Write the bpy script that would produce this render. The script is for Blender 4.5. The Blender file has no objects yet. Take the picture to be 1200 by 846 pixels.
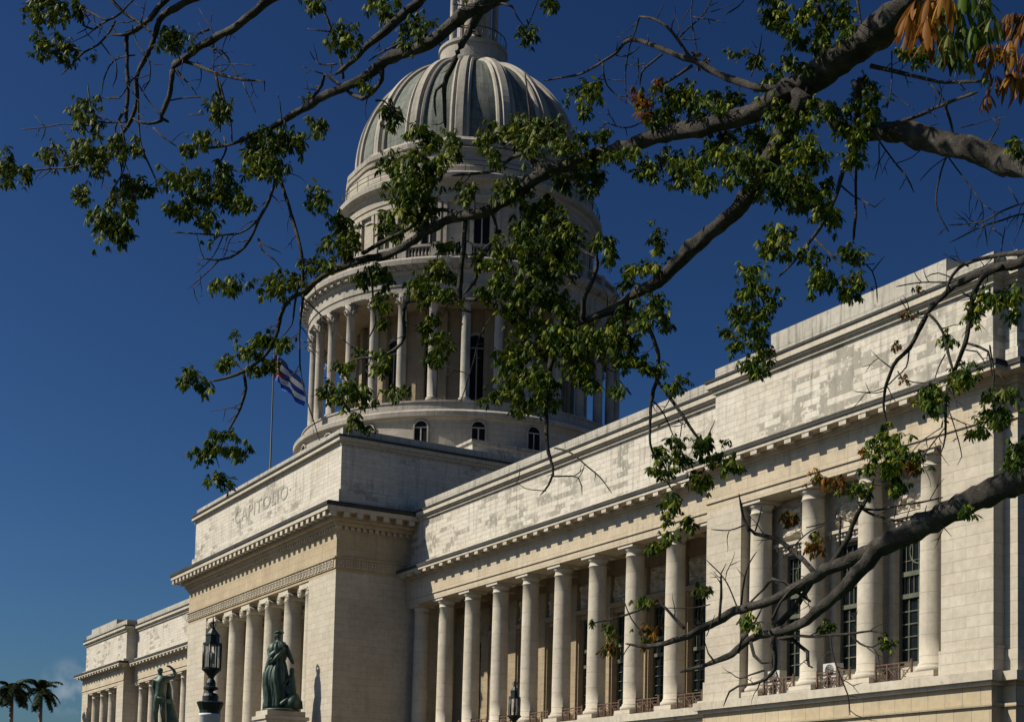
import bpy, bmesh, math, random
from mathutils import Vector, Matrix, noise
random.seed(7)
S = bpy.context.scene
COL = S.collection
R = math.radians

# ------------------------------------------------------------------ camera (shift lens, fitted to the building's lines)
CX, CY, CZ = 132.376, -54.901, -0.135
YAW, PITCH, ROLL, FPX, PPX, PPY = R(59.974), R(3.851), R(1.297), 1730.892, 594.892, 869.004
FW = Vector((-math.sin(YAW)*math.cos(PITCH), math.cos(YAW)*math.cos(PITCH), math.sin(PITCH)))
RT0 = Vector((math.cos(YAW), math.sin(YAW), 0)); UP0 = RT0.cross(FW)
RT = RT0*math.cos(ROLL)+UP0*math.sin(ROLL); UP = -RT0*math.sin(ROLL)+UP0*math.cos(ROLL)
CAM = Vector((CX, CY, CZ))
cd = bpy.data.cameras.new('camera'); co = bpy.data.objects.new('camera', cd); COL.objects.link(co)
m3 = Matrix((RT, UP, -FW)).transposed()
co.matrix_world = Matrix.Translation(CAM) @ m3.to_4x4()
cd.sensor_fit = 'HORIZONTAL'; cd.sensor_width = 36; cd.lens = FPX/1200*36
cd.shift_x = (600-PPX)/1200; cd.shift_y = (PPY-423)/1200
cd.clip_start = 0.1; cd.clip_end = 6000
S.camera = co
# ------------------------------------------------------------------ light
SUN_EL, SUN_AZ = R(42.5), math.atan2(-0.47, -1.0)      # the sun stands in front of the facade, to the left
SV = Vector((math.sin(SUN_AZ)*math.cos(SUN_EL), math.cos(SUN_AZ)*math.cos(SUN_EL), math.sin(SUN_EL)))
W = bpy.data.worlds.new('World'); S.world = W; W.use_nodes = True
nt = W.node_tree; bg = nt.nodes['Background']
sky = nt.nodes.new('ShaderNodeTexSky'); sky.sky_type = 'NISHITA'; sky.sun_disc = False
sky.sun_elevation = SUN_EL; sky.sun_rotation = SUN_AZ
sky.altitude = 300; sky.air_density = 1.0; sky.dust_density = 1.6; sky.ozone_density = 4.5
tn = nt.nodes.new('ShaderNodeMix'); tn.data_type = 'RGBA'; tn.blend_type = 'MULTIPLY'; tn.inputs[0].default_value = 1
nt.links.new(sky.outputs[0], tn.inputs[6]); tn.inputs[7].default_value = (.29, .46, .66, 1)      # polarised deep blue
# polarising filter: deepens the blue away from the horizon
gm = nt.nodes.new('ShaderNodeGamma'); gm.inputs[1].default_value = 1.7; nt.links.new(tn.outputs[2], gm.inputs[0])
t2 = nt.nodes.new('ShaderNodeMix'); t2.data_type = 'RGBA'; t2.blend_type = 'MULTIPLY'; t2.inputs[0].default_value = 1
nt.links.new(gm.outputs[0], t2.inputs[6]); t2.inputs[7].default_value = (1.82, 1.0, .565, 1); tn = t2
# a faint cloud low on the left
tc = nt.nodes.new('ShaderNodeTexCoord')
cl_d = (FW + RT*((84-PPX)/FPX) - UP*((806-PPY)/FPX)).normalized()
vm = nt.nodes.new('ShaderNodeVectorMath'); vm.operation = 'DISTANCE'; nt.links.new(tc.outputs['Generated'], vm.inputs[0]); vm.inputs[1].default_value = cl_d
mr = nt.nodes.new('ShaderNodeMapRange'); nt.links.new(vm.outputs['Value'], mr.inputs[0]); mr.inputs[1].default_value = .022; mr.inputs[2].default_value = .004
cn = nt.nodes.new('ShaderNodeTexNoise'); nt.links.new(tc.outputs['Generated'], cn.inputs['Vector']); cn.inputs['Scale'].default_value = 90; cn.inputs['Detail'].default_value = 6
cr = nt.nodes.new('ShaderNodeMapRange'); nt.links.new(cn.outputs['Fac'], cr.inputs[0]); cr.inputs[1].default_value = .40; cr.inputs[2].default_value = .70
cm = nt.nodes.new('ShaderNodeMath'); cm.operation = 'MULTIPLY'; nt.links.new(mr.outputs[0], cm.inputs[0]); nt.links.new(cr.outputs[0], cm.inputs[1])
cx = nt.nodes.new('ShaderNodeMix'); cx.data_type = 'RGBA'; nt.links.new(cm.outputs[0], cx.inputs[0]); nt.links.new(tn.outputs[2], cx.inputs[6]); cx.inputs[7].default_value = (4.3, 5.4, 6.5, 1)
nt.links.new(cx.outputs[2], bg.inputs[0]); bg.inputs[1].default_value = 0.05
sl = bpy.data.lights.new('sun', 'SUN'); sl.energy = 5.0; sl.angle = R(0.53); sl.color = (1, 0.91, 0.745)
so = bpy.data.objects.new('sun', sl); COL.objects.link(so)
so.rotation_euler = SV.to_track_quat('Z', 'Y').to_euler()
S.view_settings.view_transform = 'Standard'; S.view_settings.look = 'None'
S.view_settings.exposure = 0.27; S.view_settings.gamma = 1; S.view_settings.use_curve_mapping = False
S.cycles.max_bounces = 5; S.cycles.diffuse_bounces = 3; S.cycles.transparent_max_bounces = 6

GZ = -1.8
def at(u, v, D):                      # a point D metres in front of the camera on the sight line (u, v)
    return CAM + (FW + RT*((u-PPX)/FPX) - UP*((v-PPY)/FPX))*D

# ------------------------------------------------------------------ materials
def new_mat(name):
    m = bpy.data.materials.new(name); m.use_nodes = True
    n = m.node_tree; b = n.nodes['Principled BSDF']
    return m, n, b
def N(n, t, **k):
    x = n.nodes.new(t)
    for a, v in k.items(): setattr(x, a, v)
    return x
def mixc(n, fac, a, b, mode='MIX'):
    x = N(n, 'ShaderNodeMix', data_type='RGBA', blend_type=mode)
    for s, v in ((0, fac), (6, a), (7, b)):
        if isinstance(v, (float, int)): x.inputs[s].default_value = v
        elif isinstance(v, tuple): x.inputs[s].default_value = (*v, 1)
        else: n.links.new(v, x.inputs[s])
    return x.outputs[2]
def ramp(n, src, p0, p1):
    x = N(n, 'ShaderNodeMapRange'); n.links.new(src, x.inputs[0])
    x.inputs[1].default_value = p0; x.inputs[2].default_value = p1; x.clamp = True
    return x.outputs[0]
def math_(n, op, a, b):
    x = N(n, 'ShaderNodeMath', operation=op)
    for s, v in ((0, a), (1, b)):
        if isinstance(v, (float, int)): x.inputs[s].default_value = v
        else: n.links.new(v, x.inputs[s])
    return x.outputs[0]
def noise_(n, vec, scale, detail=4, rough=.55):
    x = N(n, 'ShaderNodeTexNoise'); x.inputs['Scale'].default_value = scale
    x.inputs['Detail'].default_value = detail; x.inputs['Roughness'].default_value = rough
    n.links.new(vec, x.inputs['Vector']); return x.outputs['Fac']

def stone(name, c1, c2, stain=(0.10, 0.105, 0.10), amount=.35, bw=1.35, bh=.48, patch=0., joint=.55, bs=.9, streak=.3, center=None):
    """ashlar: blocks along (x+y, z) or round a drum; weather patches, streaks, joints"""
    m, n, b = new_mat(name)
    g = N(n, 'ShaderNodeNewGeometry'); sep = N(n, 'ShaderNodeSeparateXYZ'); n.links.new(g.outputs['Position'], sep.inputs[0])
    X, Y, Z = sep.outputs
    if center is not None:
        at2 = math_(n, 'ARCTAN2', math_(n, 'SUBTRACT', Y, center[1]), math_(n, 'SUBTRACT', X, center[0]))
        u = math_(n, 'MULTIPLY', at2, center[2])
    else:
        u = math_(n, 'ADD', X, Y)
    cv = N(n, 'ShaderNodeCombineXYZ')
    if patch > 0:
        wz = noise_(n, g.outputs['Position'], 1.7, 3); n.links.new(math_(n, 'ADD', u, math_(n, 'MULTIPLY', wz, .5)), cv.inputs[0]); n.links.new(math_(n, 'ADD', Z, math_(n, 'MULTIPLY', noise_(n, g.outputs['Position'], 2.9, 2), .10)), cv.inputs[1])
    else: n.links.new(u, cv.inputs[0]); n.links.new(Z, cv.inputs[1])
    br = N(n, 'ShaderNodeTexBrick'); n.links.new(cv.outputs[0], br.inputs['Vector'])
    br.inputs['Scale'].default_value = 1; br.inputs['Brick Width'].default_value = bw; br.inputs['Row Height'].default_value = bh
    br.inputs['Mortar Size'].default_value = .016; br.inputs['Mortar Smooth'].default_value = .3; br.offset = .5
    br.inputs['Color1'].default_value = (0, 0, 0, 1); br.inputs['Color2'].default_value = (1, 1, 1, 1); br.inputs['Mortar'].default_value = (.5, .5, .5, 1)
    pos = g.outputs['Position']
    n1 = noise_(n, pos, .45, 5); n2 = noise_(n, pos, 3.2, 4)
    base = mixc(n, ramp(n, n1, .3, .7), c1, c2)
    cell = N(n, 'ShaderNodeSeparateColor'); n.links.new(br.outputs['Color'], cell.inputs[0])
    base = mixc(n, math_(n, 'MULTIPLY', cell.outputs[0], .5), base, mixc(n, .5, base, (c1[0]*.55, c1[1]*.53, c1[2]*.5)))
    base = mixc(n, ramp(n, n2, .35, .75), base, mixc(n, .22, base, stain))
    if patch > 0:                                     # eroded blocks that have gone grey
        lo = noise_(n, pos, .22, 3)
        sh = math_(n, 'MULTIPLY', ramp(n, lo, .49, .57), ramp(n, math_(n, 'ADD', math_(n, 'MULTIPLY', cell.outputs[0], .8), math_(n, 'MULTIPLY', n2, .35)), .60, .72))
        base = mixc(n, math_(n, 'MULTIPLY', math_(n, 'MULTIPLY', sh, ramp(n, n2, .36, .46)), patch), base, (.28, .262, .225))
    # run-down streaks
    sv = N(n, 'ShaderNodeCombineXYZ'); n.links.new(math_(n, 'MULTIPLY', u, 1.6), sv.inputs[0]); n.links.new(math_(n, 'MULTIPLY', Z, .13), sv.inputs[1])
    st = noise_(n, sv.outputs[0], 1.6, 5, .6)
    base = mixc(n, math_(n, 'MULTIPLY', ramp(n, st, .52, .72), streak), base, stain)
    blot = noise_(n, pos, bs, 9, .70)
    base = mixc(n, math_(n, 'MULTIPLY', ramp(n, blot, .60, .74), amount), base, stain)
    base = mixc(n, math_(n, 'MULTIPLY', br.outputs['Fac'], joint), base, (.13, .12, .10))
    n.links.new(base, b.inputs['Base Color']); b.inputs['Roughness'].default_value = .9
    b.inputs['Specular IOR Level'].default_value = .15
    bp = N(n, 'ShaderNodeBump'); bp.inputs['Strength'].default_value = .5; bp.inputs['Distance'].default_value = .05
    h = math_(n, 'SUBTRACT', math_(n, 'MULTIPLY', n2, .5), math_(n, 'MULTIPLY', br.outputs['Fac'], .7))
    n.links.new(h, bp.inputs['Height']); n.links.new(bp.outputs[0], b.inputs['Normal'])
    return m
def plain(name, c, rough=.6, metal=0., var=.35, scale=6., spec=.3, c2=None, bump=0.):
    m, n, b = new_mat(name)
    g = N(n, 'ShaderNodeNewGeometry')
    f = noise_(n, g.outputs['Position'], scale, 5, .6)
    c2 = c2 or tuple(x*(1-var) for x in c)
    n.links.new(mixc(n, ramp(n, f, .35, .68), c, c2), b.inputs['Base Color'])
    b.inputs['Roughness'].default_value = rough; b.inputs['Metallic'].default_value = metal
    b.inputs['Specular IOR Level'].default_value = spec
    if bump:
        bp = N(n, 'ShaderNodeBump'); bp.inputs['Strength'].default_value = .8; bp.inputs['Distance'].default_value = bump
        n.links.new(f, bp.inputs['Height']); n.links.new(bp.outputs[0], b.inputs['Normal'])
    return m

DY = 15.55
M = {}
M['wall'] = stone('pale_limestone_ashlar', (.54, .495, .415), (.46, .41, .33), amount=.2, streak=.12, joint=.3, bw=1.6, bh=.55)
M['inner'] = stone('tan_inner_stone', (.37, .30, .205), (.28, .22, .15), amount=.3, streak=.35, joint=.3, bw=1.6, bh=.55)  # tan base colour, darker than the outer walls
M['smooth'] = stone('dressed_limestone', (.55, .51, .43), (.46, .41, .33), bs=1.6, stain=(.075, .07, .06), amount=.6, bw=2.6, bh=6, streak=.22, joint=.25)
M['warm'] = stone('honey_limestone_frieze', (.53, .46, .355), (.46, .385, .28), amount=.12, bw=1.5, bh=.6, streak=.28, joint=.25)
M['warm2'] = stone('tan_portico_frieze', (.47, .39, .27), (.38, .305, .205), amount=.25, bw=1.5, bh=.6, streak=.3, joint=.25)
M['base'] = stone('tan_base_ashlar', (.50, .42, .295), (.43, .355, .235), amount=.1, bw=1.1, bh=.95, joint=.7, streak=.1)
M['parapet'] = stone('weathered_parapet_stone', (.62, .585, .515), (.54, .495, .42), amount=.5, patch=.95, bs=1.4, bw=1.3, bh=.36, streak=.45, joint=.35)
M['coping'] = stone('blackened_coping_stone', (.47, .45, .40), (.40, .375, .325), bs=1.5, amount=1., bw=1.1, bh=1.4, streak=.8, joint=.5, stain=(.07, .075, .07))
M['dark'] = stone('mould_black_stone', (.075, .075, .07), (.03, .032, .03), bs=1.6, amount=.6, bw=1.6, bh=1.4, streak=.4, stain=(.02, .022, .02))
M['drum'] = stone('drum_ashlar', (.45, .41, .345), (.38, .34, .285), amount=.35, bw=1.6, bh=.5, streak=.2, joint=.35, center=(0, DY, 16))
M['drumtrim'] = stone('drum_moulding_stone', (.44, .41, .36), (.33, .305, .265), bs=1.3, amount=.85, bw=2., bh=1.6, streak=.6, joint=.25, center=(0, DY, 16))
M['column'] = stone('column_drum_stone', (.56, .515, .43), (.47, .42, .34), amount=.22, bw=40, bh=1.05, streak=.15, joint=.35)
M['copper'] = plain('verdigris_copper', (.07, .095, .085), .8, 0, c2=(.115, .135, .115), scale=1.3, spec=.2)
def copper():
    m, n, b = new_mat('weathered_copper_sheet')
    g = N(n, 'ShaderNodeNewGeometry'); sep = N(n, 'ShaderNodeSeparateXYZ'); n.links.new(g.outputs['Position'], sep.inputs[0]); X, Y, Z = sep.outputs
    a = math_(n, 'ARCTAN2', math_(n, 'SUBTRACT', Y, DY), X)
    cv = N(n, 'ShaderNodeCombineXYZ'); n.links.new(math_(n, 'MULTIPLY', a, 26), cv.inputs[0]); n.links.new(math_(n, 'MULTIPLY', Z, .22), cv.inputs[1])
    st = noise_(n, cv.outputs[0], 1.2, 6, .65); bl = noise_(n, g.outputs['Position'], .8, 7, .65)
    c = mixc(n, ramp(n, st, .35, .65), (.08, .10, .09), (.19, .20, .175)); c = mixc(n, math_(n, 'MULTIPLY', ramp(n, bl, .52, .7), .6), c, (.045, .05, .042))
    w = N(n, 'ShaderNodeTexBrick'); c2 = N(n, 'ShaderNodeCombineXYZ'); n.links.new(math_(n, 'MULTIPLY', a, 12), c2.inputs[0]); n.links.new(Z, c2.inputs[1]); n.links.new(c2.outputs[0], w.inputs['Vector'])
    w.inputs['Scale'].default_value = 1; w.inputs['Brick Width'].default_value = .9; w.inputs['Row Height'].default_value = 1.1; w.inputs['Mortar Size'].default_value = .03
    c = mixc(n, math_(n, 'MULTIPLY', w.outputs['Fac'], .5), c, (.03, .035, .03))
    n.links.new(c, b.inputs['Base Color']); b.inputs['Roughness'].default_value = .75; b.inputs['Specular IOR Level'].default_value = .2
    bp = N(n, 'ShaderNodeBump'); bp.inputs['Strength'].default_value = .6; bp.inputs['Distance'].default_value = .06; n.links.new(w.outputs['Fac'], bp.inputs['Height']); n.links.new(bp.outputs[0], b.inputs['Normal'])
    return m
M['copper'] = copper()
M['bronze'] = plain('patinated_bronze', (.018, .036, .029), .5, .25, c2=(.055, .095, .076), scale=1.8, spec=.4)
M['iron'] = plain('dark_green_painted_iron', (.010, .022, .021), .45, .1, var=.4, scale=3, spec=.5)
M['rust'] = plain('rusty_railing_iron', (.14, .085, .06), .8, 0, var=.5, scale=4)
M['frame'] = plain('bronze_window_frame', (.11, .115, .08), .6, .1, c2=(.055, .07, .055), scale=2)
M['curtain'] = plain('pale_curtain', (.40, .42, .42), .9, 0, var=.3, scale=2)
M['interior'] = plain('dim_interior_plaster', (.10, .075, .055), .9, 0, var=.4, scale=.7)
M['white'] = plain('white_painted_metal', (.50, .48, .44), .6, 0, var=.12, scale=3)
M['grey'] = plain('grey_plastic', (.16, .15, .14), .6, 0, var=.2, scale=3)
M['pillar'] = plain('whitewashed_pillar', (.66, .66, .68), .8, 0, var=.12, scale=3)
M['roof'] = plain('roof_felt', (.16, .15, .14), .95, 0, var=.3, scale=.5)
M['ground'] = plain('asphalt', (.045, .043, .04), .95, 0, var=.35, scale=.4)
M['paving'] = plain('paving_stone', (.09, .08, .068), .9, 0, var=.2, scale=.8)
M['grass'] = plain('lawn', (.05, .09, .025), .95, 0, var=.4, scale=.8)
M['blue'] = plain('blue_flag_cloth', (.025, .07, .34), .85, 0, var=.15)
M['flagwhite'] = plain('white_flag_cloth', (.80, .80, .82), .85, 0, var=.08)
M['red'] = plain('red_flag_cloth', (.42, .03, .05), .85, 0, var=.15)
def glass(name, c, rough=.12):
    m, n, b = new_mat(name); b.inputs['Base Color'].default_value = (*c, 1); b.inputs['Roughness'].default_value = rough
    b.inputs['Specular IOR Level'].default_value = .35
    g = N(n, 'ShaderNodeNewGeometry'); bp = N(n, 'ShaderNodeBump'); bp.inputs['Strength'].default_value = .25; bp.inputs['Distance'].default_value = .03
    n.links.new(noise_(n, g.outputs['Position'], .9, 2), bp.inputs['Height']); n.links.new(bp.outputs[0], b.inputs['Normal'])
    return m
M['glass'] = glass('dark_window_glass', (.010, .016, .020), .18); M['glass'].node_tree.nodes['Principled BSDF'].inputs['Alpha'].default_value = .6
def lampglass():
    m, n, b = new_mat('lantern_glass'); b.inputs['Base Color'].default_value = (.80, .86, .84, 1); b.inputs['Roughness'].default_value = .25
    b.inputs['Alpha'].default_value = .16
    return m
M['lampglass'] = lampglass()
M['dglass'] = glass('drum_window_glass', (.006, .007, .008), .45)
M['dglass'].node_tree.nodes['Principled BSDF'].inputs['Specular IOR Level'].default_value = .12
def bark():
    m, n, b = new_mat('ceiba_bark')
    g = N(n, 'ShaderNodeNewGeometry'); p = g.outputs['Position']
    a = noise_(n, p, 5, 10, .72); c = noise_(n, p, 26, 8, .75)
    base = mixc(n, ramp(n, a, .45, .66), (.026, .021, .017), (.10, .09, .08))
    base = mixc(n, ramp(n, c, .48, .66), base, (.024, .019, .016))
    n.links.new(base, b.inputs['Base Color']); b.inputs['Roughness'].default_value = .9
    bp = N(n, 'ShaderNodeBump'); bp.inputs['Strength'].default_value = 1; bp.inputs['Distance'].default_value = .04
    n.links.new(math_(n, 'ADD', c, a), bp.inputs['Height']); n.links.new(bp.outputs[0], b.inputs['Normal'])
    return m
M['bark'] = bark()
def leaf(name, ca, cb, cc, trans=.14, tcol=(.16, .20, .02)):
    m, n, b = new_mat(name)
    at_ = N(n, 'ShaderNodeAttribute', attribute_name='tint')
    c = mixc(n, ramp(n, at_.outputs['Fac'], 0, .6), ca, cb); c = mixc(n, ramp(n, at_.outputs['Fac'], .62, 1.), c, cc)
    n.links.new(c, b.inputs['Base Color']); b.inputs['Roughness'].default_value = .55; b.inputs['Specular IOR Level'].default_value = .1
    t = N(n, 'ShaderNodeBsdfTranslucent'); n.links.new(mixc(n, .5, c, tcol), t.inputs[0])
    mx = N(n, 'ShaderNodeMixShader'); mx.inputs[0].default_value = trans
    n.links.new(b.outputs[0], mx.inputs[1]); n.links.new(t.outputs[0], mx.inputs[2])
    n.links.new(mx.outputs[0], n.nodes['Material Output'].inputs[0])
    return m
M['leaf'] = leaf('green_palmate_leaves', (.010, .033, .004), (.045, .083, .006), (.20, .21, .014))
M['leafy'] = leaf('yellowing_palmate_leaves', (.035, .065, .012), (.075, .10, .018), (.15, .15, .03))
M['leafo'] = leaf('rust_coloured_leaves', (.06, .024, .005), (.19, .075, .010), (.33, .18, .025), .25, (.30, .11, .016))
M['palm'] = leaf('palm_fronds', (.007, .017, .008), (.015, .032, .012), (.04, .055, .02), .12)

# ------------------------------------------------------------------ mesh helpers
class MB:
    def __init__(s): s.v = []; s.f = []; s.mi = []; s.t = []; s.sm = []
    def add(s, vs, fs, mi=0, smooth=False, tint=None):
        o = len(s.v); s.v += vs
        for f in fs: s.f.append(tuple(i+o for i in f)); s.mi.append(mi); s.sm.append(smooth)
        if tint is not None: s.t += [tint]*len(fs)
    def box(s, x0, x1, y0, y1, z0, z1, mi=0):
        x0, x1 = min(x0, x1), max(x0, x1); y0, y1 = min(y0, y1), max(y0, y1)
        vs = [(x, y, z) for z in (z0, z1) for y in (y0, y1) for x in (x0, x1)]
        s.add(vs, [(0, 2, 3, 1), (4, 5, 7, 6), (0, 1, 5, 4), (2, 6, 7, 3), (0, 4, 6, 2), (1, 3, 7, 5)], mi)
    def lathe(s, prof, c=(0, 0), n=24, a0=0., a1=2*math.pi, mi=0, smooth=True, ph=0., mod=None):
        full = abs(a1-a0-2*math.pi) < 1e-6; k = n if full else n+1
        vs = []
        for r, z in prof:
            for i in range(k):
                a = a0+(a1-a0)*i/n+ph; rr = r*(mod(a, z) if mod else 1)
                vs.append((c[0]+rr*math.cos(a), c[1]+rr*math.sin(a), z))
        fs = []
        for j in range(len(prof)-1):
            for i in range(n):
                i2 = (i+1) % k
                fs.append((j*k+i, j*k+i2, (j+1)*k+i2, (j+1)*k+i))
        if full:
            fs.append(tuple(range(k))[::-1]); fs.append(tuple(range((len(prof)-1)*k, len(prof)*k)))
        s.add(vs, fs, mi, smooth)
    def tube(s, pts, rad, n=8, mi=0, cap=True, rough=0.):
        pts = [Vector(p) for p in pts]; rings = []
        up = Vector((.13, .31, .94)); vs = []
        for i, p in enumerate(pts):
            d = (pts[min(i+1, len(pts)-1)]-pts[max(i-1, 0)]).normalized()
            a = d.cross(up)
            if a.length < .05: a = d.cross(Vector((1, 0, 0)))
            a.normalize(); b2 = d.cross(a).normalized()
            r = rad[i] if hasattr(rad, '__len__') else rad
            for k in range(n):
                t = 2*math.pi*k/n; rk = r
                if rough:
                    rk = r*(1+rough*noise.noise(Vector((math.cos(t)*1.3, math.sin(t)*1.3, i*.55)))+rough*.7*noise.noise(Vector((math.cos(t)*3, math.sin(t)*3, i*1.3+9))))
                vs.append(tuple(p+(a*math.cos(t)+b2*math.sin(t))*rk))
        fs = [(i*n+k, i*n+(k+1) % n, (i+1)*n+(k+1) % n, (i+1)*n+k) for i in range(len(pts)-1) for k in range(n)]
        if cap: fs += [tuple(range(n))[::-1], tuple(range((len(pts)-1)*n, len(pts)*n))]
        s.add(vs, fs, mi, True)
    def build(s, name, mats, parent=None):
        me = bpy.data.meshes.new(name); me.from_pydata(s.v, [], s.f)
        if not isinstance(mats, (list, tuple)): mats = [mats]
        for m in mats: me.materials.append(m)
        me.polygons.foreach_set('material_index', s.mi); me.polygons.foreach_set('use_smooth', s.sm)
        if s.t:
            a = me.attributes.new('tint', 'FLOAT', 'FACE'); a.data.foreach_set('value', s.t)
        me.update()
        o = bpy.data.objects.new(name, me); COL.objects.link(o)
        if parent: o.parent = parent
        return o
def thing(name, label, cat, loc=(0, 0, 0), rz=0, group=None):
    o = bpy.data.objects.new(name, None); COL.objects.link(o); o.location = loc; o.rotation_euler = (0, 0, rz)
    return tag(o, label, cat, group)
def tag(o, label, cat, group=None):
    o['label'] = label; o['category'] = cat
    if group: o['group'] = group
    return o
def copy_tree(o, parent=None):
    c = o.copy(); COL.objects.link(c); c.parent = parent
    for ch in [x for x in bpy.data.objects if x.parent == o]: copy_tree(ch, c)
    return c

# ------------------------------------------------------------------ ground
g = MB(); g.box(-3000, 3000, -3000, 3000, GZ-1, GZ); o = g.build('ground', M['ground']); o['kind'] = 'structure'
g = MB(); g.box(-100, 100, -40, -1.9, GZ+.004, GZ+.14); o = g.build('forecourt_pavement', M['paving']); o['kind'] = 'structure'
g = MB(); g.box(108, 170, -75, -20, GZ+.004, GZ+.12); o = g.build('park_lawn', M['grass']); o['kind'] = 'structure'

# ------------------------------------------------------------------ capitol building
cap = thing('capitol_building', 'long pale limestone capitol with colonnaded wings and a tall ribbed dome', 'building')
HP, YP, YPV, X1, X2 = 19.51, -6.577, -1.355, 62.88, 84.62
FZ = 8.25                                              # portico and colonnade floor

def layers(mb, x0, x1, yf, yb, lay, sgn, left, right, dz=0., trim0=0., trim1=0.):
    """stack of horizontal courses; each (z0, z1, overhang) steps out in front and at the free ends"""
    for z0, z1, off in lay:
        a = x0-(off if left else -trim0); b = x1+(off if right else -trim1)
        mb.box(sgn*a, sgn*b, yf-off, yb, z0+dz, z1+dz)
def carved_panel(mb, x0, x1, y, z0, z1, depth=.14, nx=26, nz=26, seed=0, mi=0):
    vs = []; fs = []
    for j in range(nz+1):
        for i in range(nx+1):
            x = x0+(x1-x0)*i/nx; z = z0+(z1-z0)*j/nz
            e = min(i, nx-i, j, nz-j)
            h = noise.fractal(Vector((x*2.3+seed*9, z*2.3, seed)), .9, 2, 4)
            d = max(0, h+.12)*depth*3*(1 if e > 1 else 0)
            vs.append((x, y-min(d, depth*1.6), z))
    for j in range(nz):
        for i in range(nx):
            k = j*(nx+1)+i; fs.append((k, k+1, k+nx+2, k+nx+1))
    mb.add(vs, fs, mi)
ENT = [(19.66, 20.15, 0), (20.15, 20.28, .09), (20.28, 21.82, .02), (21.82, 21.98, .22)]
CORN = [(22.15, 22.36, .99)]
CTOP = [(22.36, 22.60, 1.07), (22.60, 22.68, .8)]
PAR = [(22.62, 26.80, -.30), ]
PCOR = [(26.80, 27.02, -.14), (27.02, 27.12, .02), (27.12, 27.46, .13)]
PTOP = [(27.46, 27.61, .2)]

def tuscan_column(r0, r1, z0, z1, plinth=True):
    mb = MB(); h = z1-z0
    pr = [(r0*1.22, z0+.36), (r0*1.30, z0+.44), (r0*1.30, z0+.56), (r0*1.18, z0+.64), (r0*1.08, z0+.68), (r0*1.1, z0+.74), (r0*1.01, z0+.84)]
    for k in range(9):
        t = k/8; pr.append((r0+(r1-r0)*(t**1.6), z0+.84+(h-.84-.78)*t))
    zt = z1
    pr += [(r1*1.07, zt-.76), (r1*1.09, zt-.70), (r1*1.0, zt-.66), (r1*1.02, zt-.42), (r1*1.12, zt-.38), (r1*1.12, zt-.34), (r1*1.36, zt-.2)]
    mb.lathe(pr, n=28)
    a = r0*1.34; mb.box(-a, a, -a, a, z0, z0+.36)
    b = r1*1.42; mb.box(-b, b, -b, b, zt-.2, zt-.004)
    return mb
PROTO = {}
def proto(key, mb, name, mat):
    me_o = mb.build(name, mat); me = me_o.data; bpy.data.objects.remove(me_o); PROTO[key] = me; return me
def put(key, name, loc, parent, rz=0):
    o = bpy.data.objects.new(name, PROTO[key]); COL.objects.link(o); o.location = loc; o.rotation_euler = (0, 0, rz); o.parent = parent; return o
proto('tus', tuscan_column(.67, .60, FZ+.05, 19.66), 'column', M['column'])

# tall window: frame with muntins, glass; origin at sill centre, facing -y
def window_meshes(w, h, key):
    fr = MB(); t = .09
    fr.box(-w/2, -w/2+.13, -.1, .1, 0, h); fr.box(w/2-.13, w/2, -.1, .1, 0, h)
    fr.box(-w/2+.13, w/2-.13, -.1, .1, h-.13, h); fr.box(-w/2+.13, w/2-.13, -.1, .1, 0, .3)
    zt = h*.50; fr.box(-w/2+.13, w/2-.13, -.16, .1, zt, zt+.24)
    zt2 = h*.62; fr.box(-w/2+.13, w/2-.13, -.12, .1, zt2+.3, zt2+.55)
    for k in (-1, 0, 1): fr.box(k*w/4-.035, k*w/4+.035, -.06, .06, .3, zt)
    for k in range(1, 5): fr.box(-w/2+.13, w/2-.13, -.052, .052, .3+(zt-.3)*k/5-.03, .3+(zt-.3)*k/5+.03)
    for k in range(-3, 4): fr.box(k*w/8-.02, k*w/8+.02, -.05, .05, zt+.24, zt2+.3)
    for k in range(-2, 3): fr.box(k*w/6-.02, k*w/6+.02, -.05, .05, zt2+.55, h-.13)
    zc = (zt2+.55+h-.13)/2; hh = (h-.13-zt2-.55)/2
    for k in (-1, 1): fr.box(-w/2+.13, w/2-.13, -.042, .042, zc+k*hh*.45-.02, zc+k*hh*.45+.02)
    ring = [(.62*math.cos(a)*w/2.6, -.02, zc+.62*math.sin(a)*w/2.6*1.1) for a in [2*math.pi*i/20 for i in range(21)]]
    fr.tube(ring, .05, 5, cap=False)
    proto(key+'f', fr, 'window_frame', M['frame'])
    gl = MB(); gl.box(-w/2+.1, w/2-.1, .02, .03, .1, h-.1); proto(key+'g', gl, 'window_pane', M['glass'])
    cu = MB()
    for sx in (-1, 1):
        vs = []; nx = 14
        for j in range(2):
            for i in range(nx+1):
                x = sx*(w/2-.15-(w*.27)*i/nx*(1 if j else .75)); vs.append((x, .3+.06*math.sin(i*1.9), .2 if j == 0 else zt))
        cu.add(vs, [(i, i+1, nx+2+i, nx+1+i) for i in range(nx)])
    proto(key+'c', cu, 'curtain', M['curtain'])
window_meshes(2.6, 7.2, 'win'); window_meshes(3.0, 7.25, 'wid')
def put_window(x, y, z, parent, key='win'):
    f = put(key+'f', 'window', (x, y, z), parent)
    put(key+'g', 'window_pane', (0, 0, 0), f)
    return f
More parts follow.
